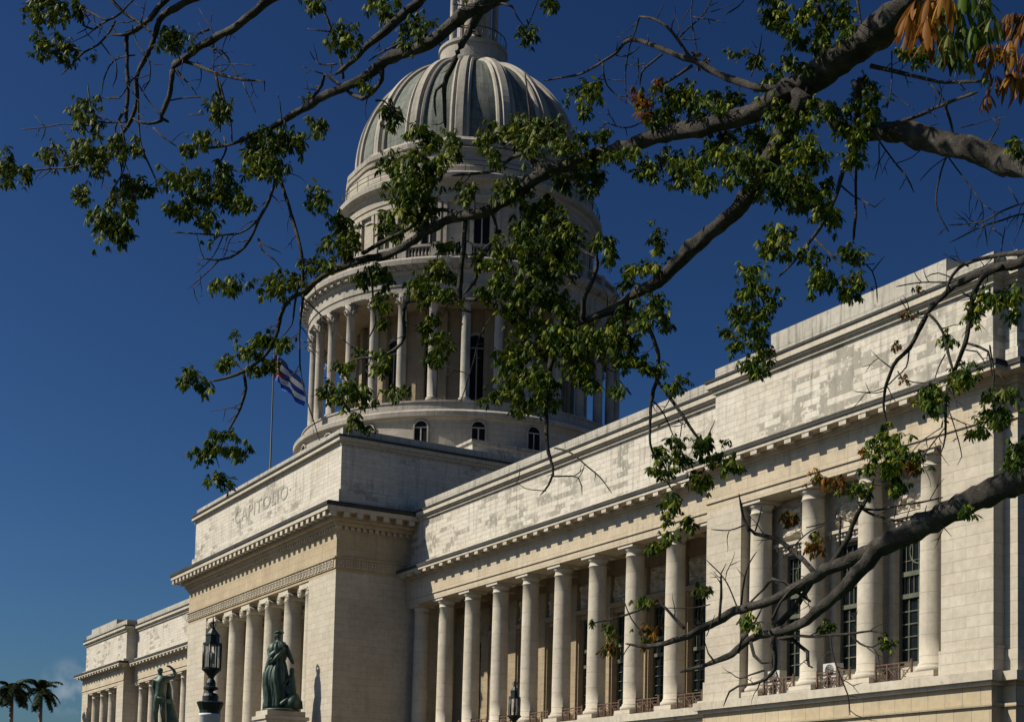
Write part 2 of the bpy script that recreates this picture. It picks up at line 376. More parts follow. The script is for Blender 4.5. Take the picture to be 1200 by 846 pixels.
# low iron rail between plinths
def rail_mesh(w, key):
    r = MB(); h = 1.05
    r.box(-w/2, w/2, -.03, .03, .08, .13); r.box(-w/2, w/2, -.03, .03, h-.06, h); r.box(-w/2, w/2, -.02, .02, h-.24, h-.2)
    k = max(2, round(w/.8)); s = w/k
    for i in range(k+1): r.box(-w/2+i*s-.04, -w/2+i*s+.04, -.05, .05, 0, h+.12 if i in (0, k) else h-.005)
    for i in range(k):
        a = -w/2+i*s+.04; b = a+s-.08
        for p, q in (((a, .13), (b, h-.24)), ((a, h-.24), (b, .13))):
            r.tube([(p[0], 0, p[1]), (q[0], 0, q[1])], .025, 5)
        c = ((a+b)/2, (h-.11)/2)
        r.tube([(c[0]+.17*math.cos(t), 0, c[1]+.17*math.sin(t)) for t in [math.pi*j/6 for j in range(13)]], .022, 5, cap=False)
    proto(key, r, 'railing', M['rust'])
rail_mesh(2.5, 'rail')

WCOLS = [20.731+.0+4.5*i for i in range(0, 10)]         # colonnade columns, first one hides beside the portico
WCOLS = [x for x in WCOLS if x < 62]
PCOLS = [66.78+4.4*i for i in range(4)]
YC = .93
for sgn in (1, -1):
    # ---- lower storey
    b = MB()
    b.box(sgn*HP, sgn*X1, -.12, 24, GZ, 7.8); b.build('basement_wall', M['base'], cap)
    b = MB(); b.box(sgn*X1, sgn*X2, YPV-.12, 23.9, GZ, 7.797); b.box(sgn*X2, sgn*85.4, -.75, 23.8, GZ, 7.795)
    b.box(sgn*(X1-.15), sgn*(X2+.15), YPV-.27, 0, 6.62, 6.78); b.box(sgn*(X2+.01), sgn*85.55, -.9, 23.7, 6.62, 6.776)
    b.build('pavilion_basement_wall', M['base'], cap)
    b = MB()
    b.box(sgn*HP, sgn*(X1-.4), -.55, 6.2, 7.8, FZ); b.box(sgn*HP, sgn*(X1-.3), -.35, 6.1, 7.62, 7.8)
    b.box(sgn*(X1-.42), sgn*(X2+.42), YPV-.55, .6, 7.803, FZ+.003); b.box(sgn*(X1-.2), sgn*(X2+.2), YPV-.35, .5, 7.60, 7.803)
    b.box(sgn*(X2+.3), sgn*85.85, -1.2, 23.6, 7.806, FZ-.01)
    b.build('terrace_ledge', M['smooth'], cap)
    # ---- colonnade back wall, with its window openings
    bw = MB(); wx = [(WCOLS[i]+WCOLS[i+1])/2 for i in range(len(WCOLS)-1)]
    e = HP
    for x in wx:
        bw.box(sgn*e, sgn*(x-1.5), 4.9, 5.8, FZ, 16.6); e = x+1.5
        bw.box(sgn*(x-1.5), sgn*(x+1.5), 4.9, 5.8, FZ, 9.3)
        for s2 in (-1, 1):                                # window surround
            bw.box(sgn*(x+s2*1.5), sgn*(x+s2*1.75), 4.76, 4.9, FZ+.3, 16.9)
        bw.box(sgn*(x-1.95), sgn*(x+1.95), 4.52, 4.9, 16.95, 17.25)
    bw.box(sgn*e, sgn*X1, 4.9, 5.8, FZ, 16.6)
    bw.box(sgn*HP, sgn*X1, 4.903, 5.8, 16.6, 20.6)
    for x in WCOLS:                                       # pilasters behind each column
        bw.box(sgn*(x-.62), sgn*(x+.62), 4.6, 4.9, FZ+.004, 19.3)
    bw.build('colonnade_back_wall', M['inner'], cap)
    for i, x in enumerate(wx):
        cp = MB(); carved_panel(cp, x-1.5, x+1.5, 4.86, 17.45, 19.2, .16, seed=i+2)
        cp.v = [(sgn*a, b2, c) for a, b2, c in cp.v]; cp.build('carved_relief', M['wall'], cap)
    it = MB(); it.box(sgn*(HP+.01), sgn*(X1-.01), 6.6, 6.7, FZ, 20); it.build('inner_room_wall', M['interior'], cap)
    for x in wx: put_window(sgn*x, 5.3, 9.3, cap, 'wid')
    # ceiling with beams
    ce = MB(); ce.box(sgn*HP, sgn*X1, 1.8, 6.0, 20.45, 20.7)
    for x in WCOLS: ce.box(sgn*(x-.5), sgn*(x+.5), 1.8, 6.0, 19.9, 20.45)
    ce.box(sgn*HP, sgn*X1, 5.4, 5.998, 19.75, 20.449)
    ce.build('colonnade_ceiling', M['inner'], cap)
    # ---- columns, rails
    for i, x in enumerate(WCOLS):
        put('tus', 'column', (sgn*x, YC, 0), cap)
        if i: put('rail', 'railing', (sgn*(x-2.25), YC-.45, FZ), cap)
    put('rail', 'railing', (sgn*(WCOLS[-1]+2.05), YC-.45, FZ), cap)
    for i, x in enumerate(PCOLS): put('tus', 'column', (sgn*x, YPV+YC, 0), cap)
    for i in range(3): put('rail', 'railing', (sgn*(PCOLS[i]+2.2), YPV+.45, FZ), cap)
    # ---- entablature of wing and pavilion
    en = MB()
    layers(en, HP, X1+.1, 0, 1.8, ENT, sgn, False, False)
    layers(en, X1, X2, YPV, 1.8, ENT, sgn, True, True, -.004)
    layers(en, X2, 85.4, -.62, 20, ENT, sgn, False, True, -.008)
    en.build('entablature', M['warm'], cap)
    co_ = MB()
    layers(co_, HP, X1+.1, 0, 3, CORN, sgn, False, False)
    layers(co_, X1, X2, YPV, 3, CORN, sgn, True, True, -.004)
    layers(co_, X2, 85.4, -.62, 20, CORN, sgn, False, True, -.008)
    x = HP+.75
    while x < X1-1.1:                                     # modillions
        co_.box(sgn*(x-.27), sgn*(x+.27), -.95, -.66, 21.90, 22.16); x += 1.47
    x = X1-.35
    while x < X2+.7:
        co_.box(sgn*(x-.27), sgn*(x+.27), YPV-.95, YPV-.66, 21.896, 22.156); x += 1.435
    for y in [YPV+1.2+1.45*k for k in range(0, 14)]: co_.box(sgn*(85.6), sgn*(86.2), y, y+.6, 21.93, 22.15)
    co_.box(sgn*(X1-.9), sgn*(X1-.2), YPV-.5, YPV+.1, 21.926, 22.156)
    co_.build('cornice', M['smooth'], cap)
    sf = MB(); SF = [(22.135, 22.152, .93), (21.98, 22.135, .30)]
    layers(sf, HP, X1+.1, 0, 3, SF, sgn, False, False); layers(sf, X1, X2, YPV, 3, SF, sgn, True, True, -.004); layers(sf, X2, 85.4, -.62, 20, SF, sgn, False, True, -.008)
    sf.build('cornice_soffit', M['warm'], cap)
    ct = MB(); CT = CTOP
    layers(ct, HP, X1+.1, 0, 1, CT, sgn, False, False); layers(ct, X1, X2, YPV, 1, CT, sgn, True, True, -.004); layers(ct, X2, 85.4, -.62, 20, CT, sgn, False, True, -.008)
    ct.build('cornice_top', M['dark'], cap)
    pa = MB()
    layers(pa, HP, X1+.4, 0, 1.6, PAR, sgn, False, False)
    layers(pa, X1, X2, YPV, 1.6, PAR, sgn, True, True, -.004)
    layers(pa, X2-.3, 85.4, -.62, 20, PAR, sgn, False, True, -.008)
    pa.box(sgn*HP, sgn*(X1-.1), -.08, 1.2, 22.6, 23.1)      # stepped plinth course
    pa.box(sgn*(X1+.08), sgn*(X2-.08), YPV-.08+.0, 1.2, 22.596, 23.096); pa.box(sgn*X2, sgn*85.35, -.55, 19, 22.592, 23.6)
    pa.build('parapet_wall', M['parapet'], cap)
    pc = MB()
    layers(pc, HP, X1+.4, 0, 1.6, PCOR, sgn, False, False)
    layers(pc, X1, X2, YPV, 1.6, PCOR, sgn, True, True, -.004)
    layers(pc, X2-.3, 85.4, -.62, 20, PCOR, sgn, False, True, -.008)
    pc.build('parapet_moulding', M['smooth'], cap)
    pc = MB()
    layers(pc, HP, X1+.4, 0, 1.6, PTOP, sgn, False, False); layers(pc, X1, X2, YPV, 1.6, PTOP, sgn, True, True, -.004); layers(pc, X2-.3, 85.4, -.62, 20, PTOP, sgn, False, True, -.008)
    pc.build('parapet_moulding_top', M['dark'], cap)
    cg = MB()
    cg.box(sgn*HP, sgn*(X1+.28), .232, 1.5, 27.62, 28.41)
    cg.box(sgn*(X1+.28), sgn*68.3, YPV+.25, 1.4, 27.616, 28.33); cg.box(sgn*68.3, sgn*81.45, YPV+.22, 1.4, 27.612, 28.97)
    cg.box(sgn*81.45, sgn*84.4, YPV+.25, 1.4, 27.617, 28.35); cg.box(sgn*84.4, sgn*85.15, -.35, 20, 27.60, 28.36)
    cg.build('parapet_coping', M['coping'], cap)
    rf = MB(); rf.box(sgn*HP, sgn*X2, 1.6, 24, 20.7, 26.2); rf.build('wing_roof', M['roof'], cap)
    # ---- pavilion walls
    pw = MB()
    pw.box(sgn*X1, sgn*66.08, YPV, 5.9, FZ, 19.66); pw.box(sgn*81.39, sgn*X2, YPV, 5.9, FZ, 19.66)
    pw.box(sgn*(X1-.08), sgn*66.16, YPV-.08, 0, FZ, 9.5); pw.box(sgn*81.31, sgn*(X2+.08), YPV-.08, 0, FZ, 9.5)
    pw.box(sgn*X2, sgn*85.4, -.62, 23.5, FZ, 19.652)
    pw.box(sgn*X2, sgn*85.47, -.7, 23.4, FZ, 9.3)
    e = 66.08; pxs = [69.0, 73.4, 77.8]
    for x in pxs:
        pw.box(sgn*e, sgn*(x-1.3), .5, 1.5, FZ, 16.5); e = x+1.3
        pw.box(sgn*(x-1.3), sgn*(x+1.3), .5, 1.5, FZ, 9.25)
        for s2 in (-1, 1): pw.box(sgn*(x+s2*1.3), sgn*(x+s2*1.62), .36, .5, FZ+.4, 16.6)
        pw.box(sgn*(x-1.62), sgn*(x+1.62), .36, .5, 16.6, 16.95); pw.box(sgn*(x-1.85), sgn*(x+1.85), .1, .5, 16.98, 17.15)
        for k in range(12): pw.box(sgn*(x-1.7+k*.3), sgn*(x-1.55+k*.3), .22, .5, 16.80, 16.98)
    pw.box(sgn*e, sgn*81.39, .5, 1.5, FZ, 16.5); pw.box(sgn*66.08, sgn*81.39, .503, 1.5, 16.5, 19.7)
    pw.build('pavilion_wall', M['wall'], cap)
    for i, x in enumerate(pxs):
        cp = MB(); carved_panel(cp, x-1.45, x+1.45, .46, 17.35, 19.6, .2, nx=30, nz=26, seed=i+20)
        cp.v = [(sgn*a, b2, c) for a, b2, c in cp.v]; cp.build('carved_relief', M['wall'], cap)
    for x in pxs:
        w_ = put_window(sgn*x, .86, 9.25, cap)
        put('winc', 'curtain', (0, 0, 0), w_)
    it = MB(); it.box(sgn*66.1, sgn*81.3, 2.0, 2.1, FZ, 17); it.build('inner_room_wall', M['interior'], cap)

# ---- portico
POR = [(22.03, 22.30, 0), (22.30, 23.12, .10), (23.12, 23.24, .24), (23.24, 25.40, .0), (25.40, 25.52, .1)]
p = MB()
for z0, z1, off in POR: p.box(-HP-off, HP+off, YP-off, 1.5 if z1 < 23.5 else 11.9, z0, z1)
p.build('portico_entablature', M['warm2'], cap)
p = MB()
for z0, z1, off in [(25.80, 26.12, .42), (26.12, 26.36, .78), (26.36, 26.778, .74)]: p.box(-HP-off, HP+off, YP-off, 1.6, z0, z1)
p.box(-HP-1.55, HP+1.55, YP-1.55, 1.7, 26.765, 26.785)
p.build('cornice_soffit', M['warm2'], cap)
p = MB()
for z0, z1, off in [(26.78, 27.14, 1.60)]: p.box(-HP-off, HP+off, YP-off, 2, z0, z1)
k = 0; x = -20.6
while x < 20.9:
    p.box(x-.27, x+.27, YP-1.52, YP-1.12, 26.36, 26.78); x += 1.2
for s in (-1, 1):
    y = YP-1.0
    while y < 0: p.box(s*(HP+1.12), s*(HP+1.52), y-.27, y+.27, 26.36, 26.779); y += 1.2
p.build('portico_cornice', M['smooth'], cap)
p = MB(); x = -HP-.05
while x < HP+.2: p.box(x, x+.3, YP-.3, YP, 25.52, 25.8); x += .56
y = YP
while y < -.2:
    for s in (-1, 1): p.box(s*HP, s*(HP+.3), y, y+.3, 25.52, 25.8)
    y += .56
p.box(-HP-.08, HP+.08, YP-.08, 1, 25.52, 25.801)
p.build('dentil_course', M['warm'], cap)
p = MB(); p.box(-HP-1.7, HP+1.7, YP-1.7, 1.9, 27.14, 27.42); p.box(-HP-1.5, HP+1.5, YP-1.5, 1.5, 27.42, 27.56); p.build('portico_cornice_top', M['dark'], cap)
# carved band of little square frames
p = MB(); x = -HP+.05
def frame4(mb, a0, a1, z0, z1, f):
    t = .07
    for (q0, q1, w0, w1) in ((a0, a1, z0, z0+t), (a0, a1, z1-t, z1), (a0, a0+t, z0+t, z1-t), (a1-t, a1, z0+t, z1-t)): f(mb, q0, q1, w0, w1)
while x < HP-.5:
    frame4(p, x, x+.55, 22.42, 23.0, lambda mb, a, b2, c, d: mb.box(a, b2, YP-.17, YP-.10, c, d))
    p.box(x+.2, x+.35, YP-.16, YP-.10, 22.62, 22.8); x += .72
for s in (-1, 1):
    y = YP+.1
    while y < -.7:
        frame4(p, y, y+.55, 22.42, 23.0, lambda mb, a, b2, c, d: mb.box(s*(HP+.1), s*(HP+.17), a, b2, c, d))
        p.box(s*(HP+.1), s*(HP+.16), y+.2, y+.35, 22.62, 22.8); y += .72
p.build('carved_band', M['smooth'], cap)
p = MB()
for s in (-1, 1):
    p.box(s*13.7, s*HP, YP, YP+2.2, GZ, 22.03)            # end piers
    p.box(s*(HP-2), s*HP, YP+2.2, 8, GZ, 22.03)           # flank walls
p.box(-HP, HP, 5.6, 8, 8, 22.03)
p.box(-13.7, 13.7, YP+.4, 5.6, 6, FZ-.01)
p.build('portico_wall', M['wall'], cap)
p = MB(); p.box(-13.7, 13.7, YP+2.2, 5.6, 21.6, 22.02); 
for x in (-12.35, -7.4, -2.47, 2.47, 7.4, 12.35): p.box(x-.6, x+.6, YP+2.2, 5.6, 21.2, 21.6)
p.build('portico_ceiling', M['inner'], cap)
for x in (-9, 0, 9):
    d = MB(); d.box(x-1.9, x+1.9, 5.3, 5.6, FZ, 15.5)
    for i in (0, 1):
        for j in range(4): d.box(x-1.7+i*1.75, x-.1+i*1.75, 5.2, 5.3, FZ+.4+j*1.75, FZ+1.9+j*1.75)
    d.build('bronze_door', M['bronze'], cap)
# Ionic columns
c = MB(); r0, r1, z0, z1 = .86, .76, FZ, 22.03
pr = [(r0*1.3, z0+.3), (r0*1.34, z0+.45), (r0*1.28, z0+.58), (r0*1.12, z0+.66), (r0*1.18, z0+.8), (r0*1.02, z0+.92)]
for k in range(9): t = k/8; pr.append((r0+(r1-r0)*t**1.6, z0+.92+(z1-z0-.92-1.0)*t))
pr += [(r1*1.1, z1-.96), (r1*1.02, z1-.9), (r1*1.02, z1-.7), (r1*1.2, z1-.5), (r1*1.2, z1-.3)]
c.lathe(pr, n=28); c.box(-1.15, 1.15, -1.15, 1.15, z0-.0, z0+.3); c.box(-1.12, 1.12, -1.0, 1.0, z1-.3, z1-.004)
for sx in (-1, 1):                                       # volutes rolled front to back
    cc = (sx*1.02, z1-.72); 
    for y0 in (-1.02, .82):
        vs = []; n = 18
        for yy in (y0, y0+.2):
            for i in range(n): a = 2*math.pi*i/n; vs.append((cc[0]+.42*math.cos(a), yy, cc[1]+.42*math.sin(a)))
        c.add(vs, [(i, (i+1) % n, n+(i+1) % n, n+i) for i in range(n)]+[tuple(range(n)), tuple(range(n, 2*n))])
        c.tube([(cc[0]+.3*math.cos(a), y0 if y0 < 0 else y0+.2, cc[1]+.3*math.sin(a)) for a in [math.pi*i/7 for i in range(15)]], .06, 6)
        c.tube([(cc[0], y0-.06, cc[1]), (cc[0], y0+.26, cc[1])], .1, 8)
    c.tube([(cc[0], -.85, cc[1]), (cc[0], -.3, cc[1]+.02), (cc[0], .3, cc[1]+.02), (cc[0], .85, cc[1])], [.4, .28, .28, .4], 12)
c.box(-1.0, 1.0, -1.0, -.8, z1-.52, z1-.3); c.box(-1.0, 1.0, .8, 1.0, z1-.52, z1-.3)
proto('ion', c, 'column', M['column'])
for x in (-12.35, -7.4, -2.47, 2.47, 7.4, 12.35):
    put('ion', 'column', (x, YP+1.1, 0), cap); put('ion', 'column', (x, YP+5.6, 0), cap)
# attic block
p = MB()
p.box(-19.19, 19.19, YP+.33, 12, 27.5, 32.92); p.box(-19.42, 19.42, YP+.1, 11.8, 27.5, 29.0)
p.build('attic_wall', M['parapet'], cap)
p = MB()
for z0, z1, off in [(32.92, 33.15, -.22), (33.15, 33.46, .05)]: p.box(-HP-off, HP+off, YP-off, 12.2+off, z0, z1)
y = YP+.2
while y < 12: 
    for s in (-1, 1): p.box(s*19.2, s*19.36, y, y+.14, 32.78, 32.92)
    y += .28
p.build('attic_moulding', M['smooth'], cap)
p = MB(); p.box(-HP-.14, HP+.14, YP-.14, 12.34, 33.46, 33.64); p.build('attic_moulding_top', M['dark'], cap)
p = MB(); p.box(-19.22, 19.22, -6.2, 11.9, 33.64, 34.32); p.build('attic_coping', M['coping'], cap)
p = MB(); p.box(-17.4, 17.4, 7.2, 31, 26, 35.55); p.box(-22, 22, 12.2, 31, 20, 31.0); p.build('dome_base_block', M['parapet'], cap)
p = MB(); p.box(-17.6, 17.6, 7.0, 31.2, 35.55, 35.8); p.build('dome_base_coping', M['coping'], cap)
# inscription
fc = bpy.data.curves.new('inscription', 'FONT'); fc.body = '·CAPITOLIO·'; fc.size = 1.75; fc.extrude = .008; fc.align_x = 'CENTER'; fc.space_character = 1.12
fo = bpy.data.objects.new('inscription_tmp', fc); COL.objects.link(fo)
dg = bpy.context.evaluated_depsgraph_get(); me = bpy.data.meshes.new_from_object(fo.evaluated_get(dg))
bpy.data.objects.remove(fo)
ti = bpy.data.objects.new('inscription', me); COL.objects.link(ti); ti.parent = cap; me.materials.clear(); me.materials.append(M['coping'])
ti.location = (.15, YP+.30, 30.62); ti.rotation_euler = (R(90), 0, 0)
xs = [v.co.x for v in me.vertices]; ti.scale = (15.6/(max(xs)-min(xs)), 1.05, 1)

# ---- dome
dome = cap
C0 = (0, DY)
def ring(name, prof, mat, n=128, smooth=False, mod=None):
    mb = MB(); mb.lathe(prof, C0, n, smooth=smooth, mod=mod); return mb.build(name, mat, cap)
ring('drum_podium', [(16.85, 30), (16.85, 38.3), (16.95, 38.35), (17.0, 38.5), (17.25, 38.54)], M['drum'])
ring('drum_podium_cornice', [(17.0, 38.5), (17.32, 38.56), (17.36, 38.95), (17.2, 39.05), (16.9, 39.25), (16.7, 39.3)], M['drumtrim'])
ring('colonnade_plinth', [(16.5, 39.2), (16.5, 40.0), (16.6, 40.05), (16.6, 40.2), (10.5, 40.2)], M['drumtrim'])
ring('drum_wall', [(10.9, 40.1), (10.9, 54)], M['inner'])
def arch_window(mb_f, mb_g, rad, ang, w, z0, zs, depth=.25):
    """arched opening on a drum: dark recess glass with a pale bar frame"""
    ca, sa = math.cos(ang), math.sin(ang)
    def P(t, r, z): return (C0[0]+r*ca-t*sa, C0[1]+r*sa+t*ca, z)
    n = 10; out = [(-w/2, z0), (w/2, z0), (w/2, zs)]+[(w/2*math.cos(math.pi*i/n), zs+w/2*math.sin(math.pi*i/n)) for i in range(1, n)]+[(-w/2, zs)]
    rr = rad+.03
    mb_g.add([P(t, rr, z) for t, z in out], [tuple(range(len(out)))])
    # surround standing proud
    k = 1.22; o2 = [(-w/2*k, z0), (w/2*k, z0), (w/2*k, zs)]+[(w/2*k*math.cos(math.pi*i/n), zs+w/2*k*math.sin(math.pi*i/n)) for i in range(1, n)]+[(-w/2*k, zs)]
    L = len(out); vs = [P(t, rr+.16, z) for t, z in out]+[P(t, rr+.16, z) for t, z in o2]+[P(t, rr-.06, z) for t, z in out]+[P(t, rr-.08, z) for t, z in o2]
    fs = []
    for i in range(1, L):
        j = (i+1) % L
        fs += [(i, j, L+j, L+i), (2*L+i, 2*L+j, j, i), (L+i, L+j, 3*L+j, 3*L+i)]
    mb_f.add(vs, fs)
    for t in (-.0,):
        mb_f.add([P(t-.06, rr+.05, z0), P(t+.06, rr+.05, z0), P(t+.06, rr+.05, zs), P(t-.06, rr+.05, zs)], [(0, 1, 2, 3)])
    mb_f.add([P(-w/2, rr+.06, zs-.06), P(w/2, rr+.06, zs-.06), P(w/2, rr+.06, zs+.06), P(-w/2, rr+.06, zs+.06)], [(0, 1, 2, 3)])
for k in range(20):
    a = R(12.5+18*k)
    f, gl = MB(), MB(); arch_window(f, gl, 16.85, a, 1.2, 35.7, 37.55)
    o = f.build('arched_window', M['drumtrim'], cap); gl.build('window_pane', M['dglass'], o)
# drum columns
c = MB(); r0, r1, z0, z1 = .45, .40, 40.2, 50.7
pr = [(.62, z0+.12), (.64, z0+.24), (.54, z0+.34), (.58, z0+.42), (r0, z0+.52)]
for k in range(6): t = k/5; pr.append((r0+(r1-r0)*t**1.5, z0+.52+(z1-z0-1.7)*t))
pr += [(r1*1.12, z1-1.15), (r1*1.0, z1-1.1), (r1*1.25, z1-.85), (r1*1.15, z1-.75), (r1*1.45, z1-.5), (r1*1.3, z1-.42), (r1*1.65, z1-.14)]
c.lathe(pr, n=16); c.box(-.64, .64, -.64, .64, z0, z0+.12); c.box(-.62, .62, -.62, .62, z1-.14, z1)
for i in range(16):
    a = 2*math.pi*i/16; rr = .5+.08*(i % 2)
    c.tube([(r1*math.cos(a), r1*math.sin(a), z1-1.1), (rr*math.cos(a), rr*math.sin(a), z1-.55-.25*(i % 2)), ((rr+.14)*math.cos(a), (rr+.14)*math.sin(a), z1-.48-.25*(i % 2)), ((rr+.12)*math.cos(a), (rr+.12)*math.sin(a), z1-.62-.25*(i % 2))], [.07, .08, .06, .03], 5)
proto('drumcol', c, 'drum_column', M['drumtrim'])
for k in range(32):
    a = R(5.625+11.25*k); put('drumcol', 'drum_column', (15.6*math.cos(a), DY+15.6*math.sin(a), 0), cap, a)
# inner drum pilasters, tall dark windows between
pi_ = MB()
for k in range(32):
    a = R(5.625+11.25*k); ca, sa = math.cos(a), math.sin(a)
    vs = [(C0[0]+r*ca-t*sa, C0[1]+r*sa+t*ca, z) for z in (40.2, 50.7) for r, t in ((10.8, -.42), (11.35, -.42), (11.35, .42), (10.8, .42))]
    pi_.add(vs, [(0, 1, 5, 4), (1, 2, 6, 5), (2, 3, 7, 6), (4, 5, 6, 7)])
pi_.build('drum_pilasters', M['inner'], cap)
ring('colonnade_ceiling', [(10.6, 50.88), (15.0, 50.88), (15.0, 50.8)], M['inner'])
for k in range(16):
    a = R(22.5*k); f, gl = MB(), MB(); arch_window(f, gl, 10.9, a, 2.5, 40.9, 47.0)
    o = f.build('tall_drum_window', M['drumtrim'], cap); gl.build('window_pane', M['dglass'], o)
ring('drum_entablature', [(10.7, 50.9), (15.05, 50.9), (15.05, 50.7), (16.15, 50.7), (16.2, 51.25), (16.3, 51.3), (16.2, 51.36), (16.2, 52.3), (16.4, 52.45), (16.45, 52.62)], M['drumtrim'])
ring('drum_cornice', [(16.3, 52.6), (16.85, 52.95), (17.05, 53.0), (17.1, 53.4), (16.95, 53.6), (16.3, 53.85), (12, 53.9)], M['drumtrim'])
c = MB()
for k in range(96):
    a = 2*math.pi*k/96; ca, sa = math.cos(a), math.sin(a)
    vs = [(C0[0]+r*ca-t*sa, C0[1]+r*sa+t*ca, z) for z in (52.62, 52.92) for r, t in ((16.2, -.2), (16.85, -.2), (16.85, .2), (16.2, .2))]
    c.add(vs, [(0, 1, 5, 4), (1, 2, 6, 5), (2, 3, 7, 6), (0, 3, 2, 1)])
c.build('drum_modillions', M['drumtrim'], cap)
# roof balustrade above the colonnade
c = MB(); c.lathe([(15.9, 53.8), (15.9, 54.1), (15.6, 54.1), (15.6, 53.8)], C0, 128, smooth=False)
c.lathe([(15.6, 55.0), (15.95, 55.0), (15.95, 55.22), (15.6, 55.22)], C0, 128, smooth=False)
for k in range(288):
    a = 2*math.pi*k/288; c.lathe([(.07, 54.1), (.12, 54.35), (.06, 54.7), (.09, 55.0)], (15.75*math.cos(a), DY+15.75*math.sin(a)), 6)
for k in range(32):
    a = R(5.625+11.25*k); ca, sa = math.cos(a), math.sin(a)
    vs = [(C0[0]+r*ca-t*sa, C0[1]+r*sa+t*ca, z) for z in (53.8, 55.3) for r, t in ((15.5, -.35), (16.05, -.35), (16.05, .35), (15.5, .35))]
    c.add(vs, [(0, 1, 5, 4), (1, 2, 6, 5), (2, 3, 7, 6), (3, 0, 4, 7), (4, 5, 6, 7)])
c.build('drum_balustrade', M['drumtrim'], cap)
ring('upper_drum', [(13.1, 53.9), (13.1, 55.6), (12.75, 55.8), (12.75, 60.6)], M['drum'])
c = MB()
for k in range(32):
    for d_ in (-2.3, 2.3):
        a = R(11.25*k+5.625)+R(d_*.55); ca, sa = math.cos(a), math.sin(a)
        vs = [(C0[0]+r*ca-t*sa, C0[1]+r*sa+t*ca, z) for z in (55.8, 60.6) for r, t in ((12.6, -.17), (13.02, -.17), (13.02, .17), (12.6, .17))]
        c.add(vs, [(0, 1, 5, 4), (1, 2, 6, 5), (2, 3, 7, 6), (4, 5, 6, 7)])
c.build('upper_drum_pilasters', M['drum'], cap)
for k in range(16):
    a = R(22.5*k); f, gl = MB(), MB(); arch_window(f, gl, 12.75, a, 1.5, 56.2, 59.3)
    o = f.build('upper_drum_window', M['drumtrim'], cap); gl.build('window_pane', M['dglass'], o)
ring('upper_drum_entablature', [(12.7, 60.5), (13.05, 60.55), (13.05, 61.0), (13.15, 61.1), (13.05, 61.15), (13.05, 61.9), (13.25, 62.1), (13.35, 62.3)], M['drum'])
ring('upper_drum_cornice', [(13.2, 62.25), (13.75, 62.5), (13.82, 62.55), (13.88, 63.0), (13.7, 63.2), (13.3, 63.35), (12, 63.4)], M['drumtrim'])
ring('dome_attic', [(13.05, 63.3), (13.05, 64.0), (12.85, 64.1), (12.75, 64.3), (12.7, 65.5), (12.85, 65.6), (12.9, 65.9), (12.6, 66.1), (12.3, 66.2)], M['drum'], mod=lambda a, z: 1+(.006*math.cos(16*(a-R(326.25))) if z > 64 else 0))
ring('dome_springing', [(12.3, 66.1), (12.75, 66.25), (12.8, 66.7), (12.5, 66.9), (12.3, 67.2)], M['drumtrim'], mod=lambda a, z: 1+.012*max(0, math.cos(16*(a-R(326.25))))**2)
# thin iron rail round the cornice
c = MB()
for z in (64.3, 63.85): c.tube([(13.6*math.cos(t), DY+13.6*math.sin(t), z) for t in [2*math.pi*i/96 for i in range(97)]], .035, 5, cap=False)
for k in range(48): a = 2*math.pi*k/48; c.tube([(13.6*math.cos(a), DY+13.6*math.sin(a), 63.1), (13.6*math.cos(a), DY+13.6*math.sin(a), 64.3)], .03, 5)
c.build('cornice_railing', M['iron'], cap)
ZB, HD, ND = 67.5, 12.5, 2.0
def domeR(z, rb=11.8): t = max(0, min(1, (z-ZB)/HD)); return rb*(1-t**ND)**(1/ND)
zz = [ZB+HD*math.sin(math.pi/2*i/26) for i in range(26)]
zz = [66.9]+[z for z in zz if domeR(z) > 3.2]
ring('copper_shell', [(domeR(z, 11.7), z) for z in zz], M['copper'], 128, True)
def rib_mesh():
    mb = MB(); prof = [(-1.02, .02), (-.98, .34), (-.78, .46), (-.62, .30), (-.46, .30), (-.36, .62), (.36, .62), (.46, .30), (.62, .30), (.78, .46), (.98, .34), (1.02, .02)]
    vs = []; npf = len(prof)
    for z in zz:
        r = domeR(z, 11.62); sc = .42+.58*(r/11.9)
        dz = .06
        t = max(0, min(.995, (z-ZB)/HD)); slope = math.atan2(t**(ND-1)*12.1/HD, max(.05, (1-t**ND)**(1-1/ND)))
        nr, nz = math.cos(slope), math.sin(slope)
        for x, h in prof: vs.append((r+h*sc*nr*1.0-.05, x*sc, z+h*sc*nz))
    mb.add(vs, [(j*npf+i, j*npf+i+1, (j+1)*npf+i+1, (j+1)*npf+i) for j in range(len(zz)-1) for i in range(npf-1)], smooth=False)
    return mb
proto('rib', rib_mesh(), 'dome_rib', M['drumtrim'])
for k in range(16): put('rib', 'dome_rib', (0, DY, 0), cap, R(326.25+22.5*k))
# lantern
ring('lantern_base', [(3.3, 78.4), (3.3, 79.5), (3.7, 79.7), (3.75, 80.0), (3.45, 80.15), (3.45, 81.7), (3.62, 81.8), (3.62, 82.1), (2.0, 82.2)], M['drumtrim'], 64)
c = MB(); c.tube([(3.45*math.cos(t), DY+3.45*math.sin(t), 83.3) for t in [2*math.pi*i/40 for i in range(41)]], .05, 6, cap=False)
for k in range(28): a = 2*math.pi*k/28; c.tube([(3.45*math.cos(a), DY+3.45*math.sin(a), 82), (3.45*math.cos(a), DY+3.45*math.sin(a), 83.3)], .03, 5)
c.build('lantern_railing', M['iron'], cap)
ring('lantern_core', [(1.55, 82.1), (1.55, 91)], M['drum'], 32)
c = MB(); c.lathe([(.36, 82.15), (.36, 82.5), (.29, 82.6), (.26, 88.6), (.4, 89.2)], n=14); proto('lcol', c, 'lantern_column', M['drumtrim'])
for k in range(10): a = 2*math.pi*k/10+.2; put('lcol', 'lantern_column', (2.35*math.cos(a), DY+2.35*math.sin(a), 0), cap)
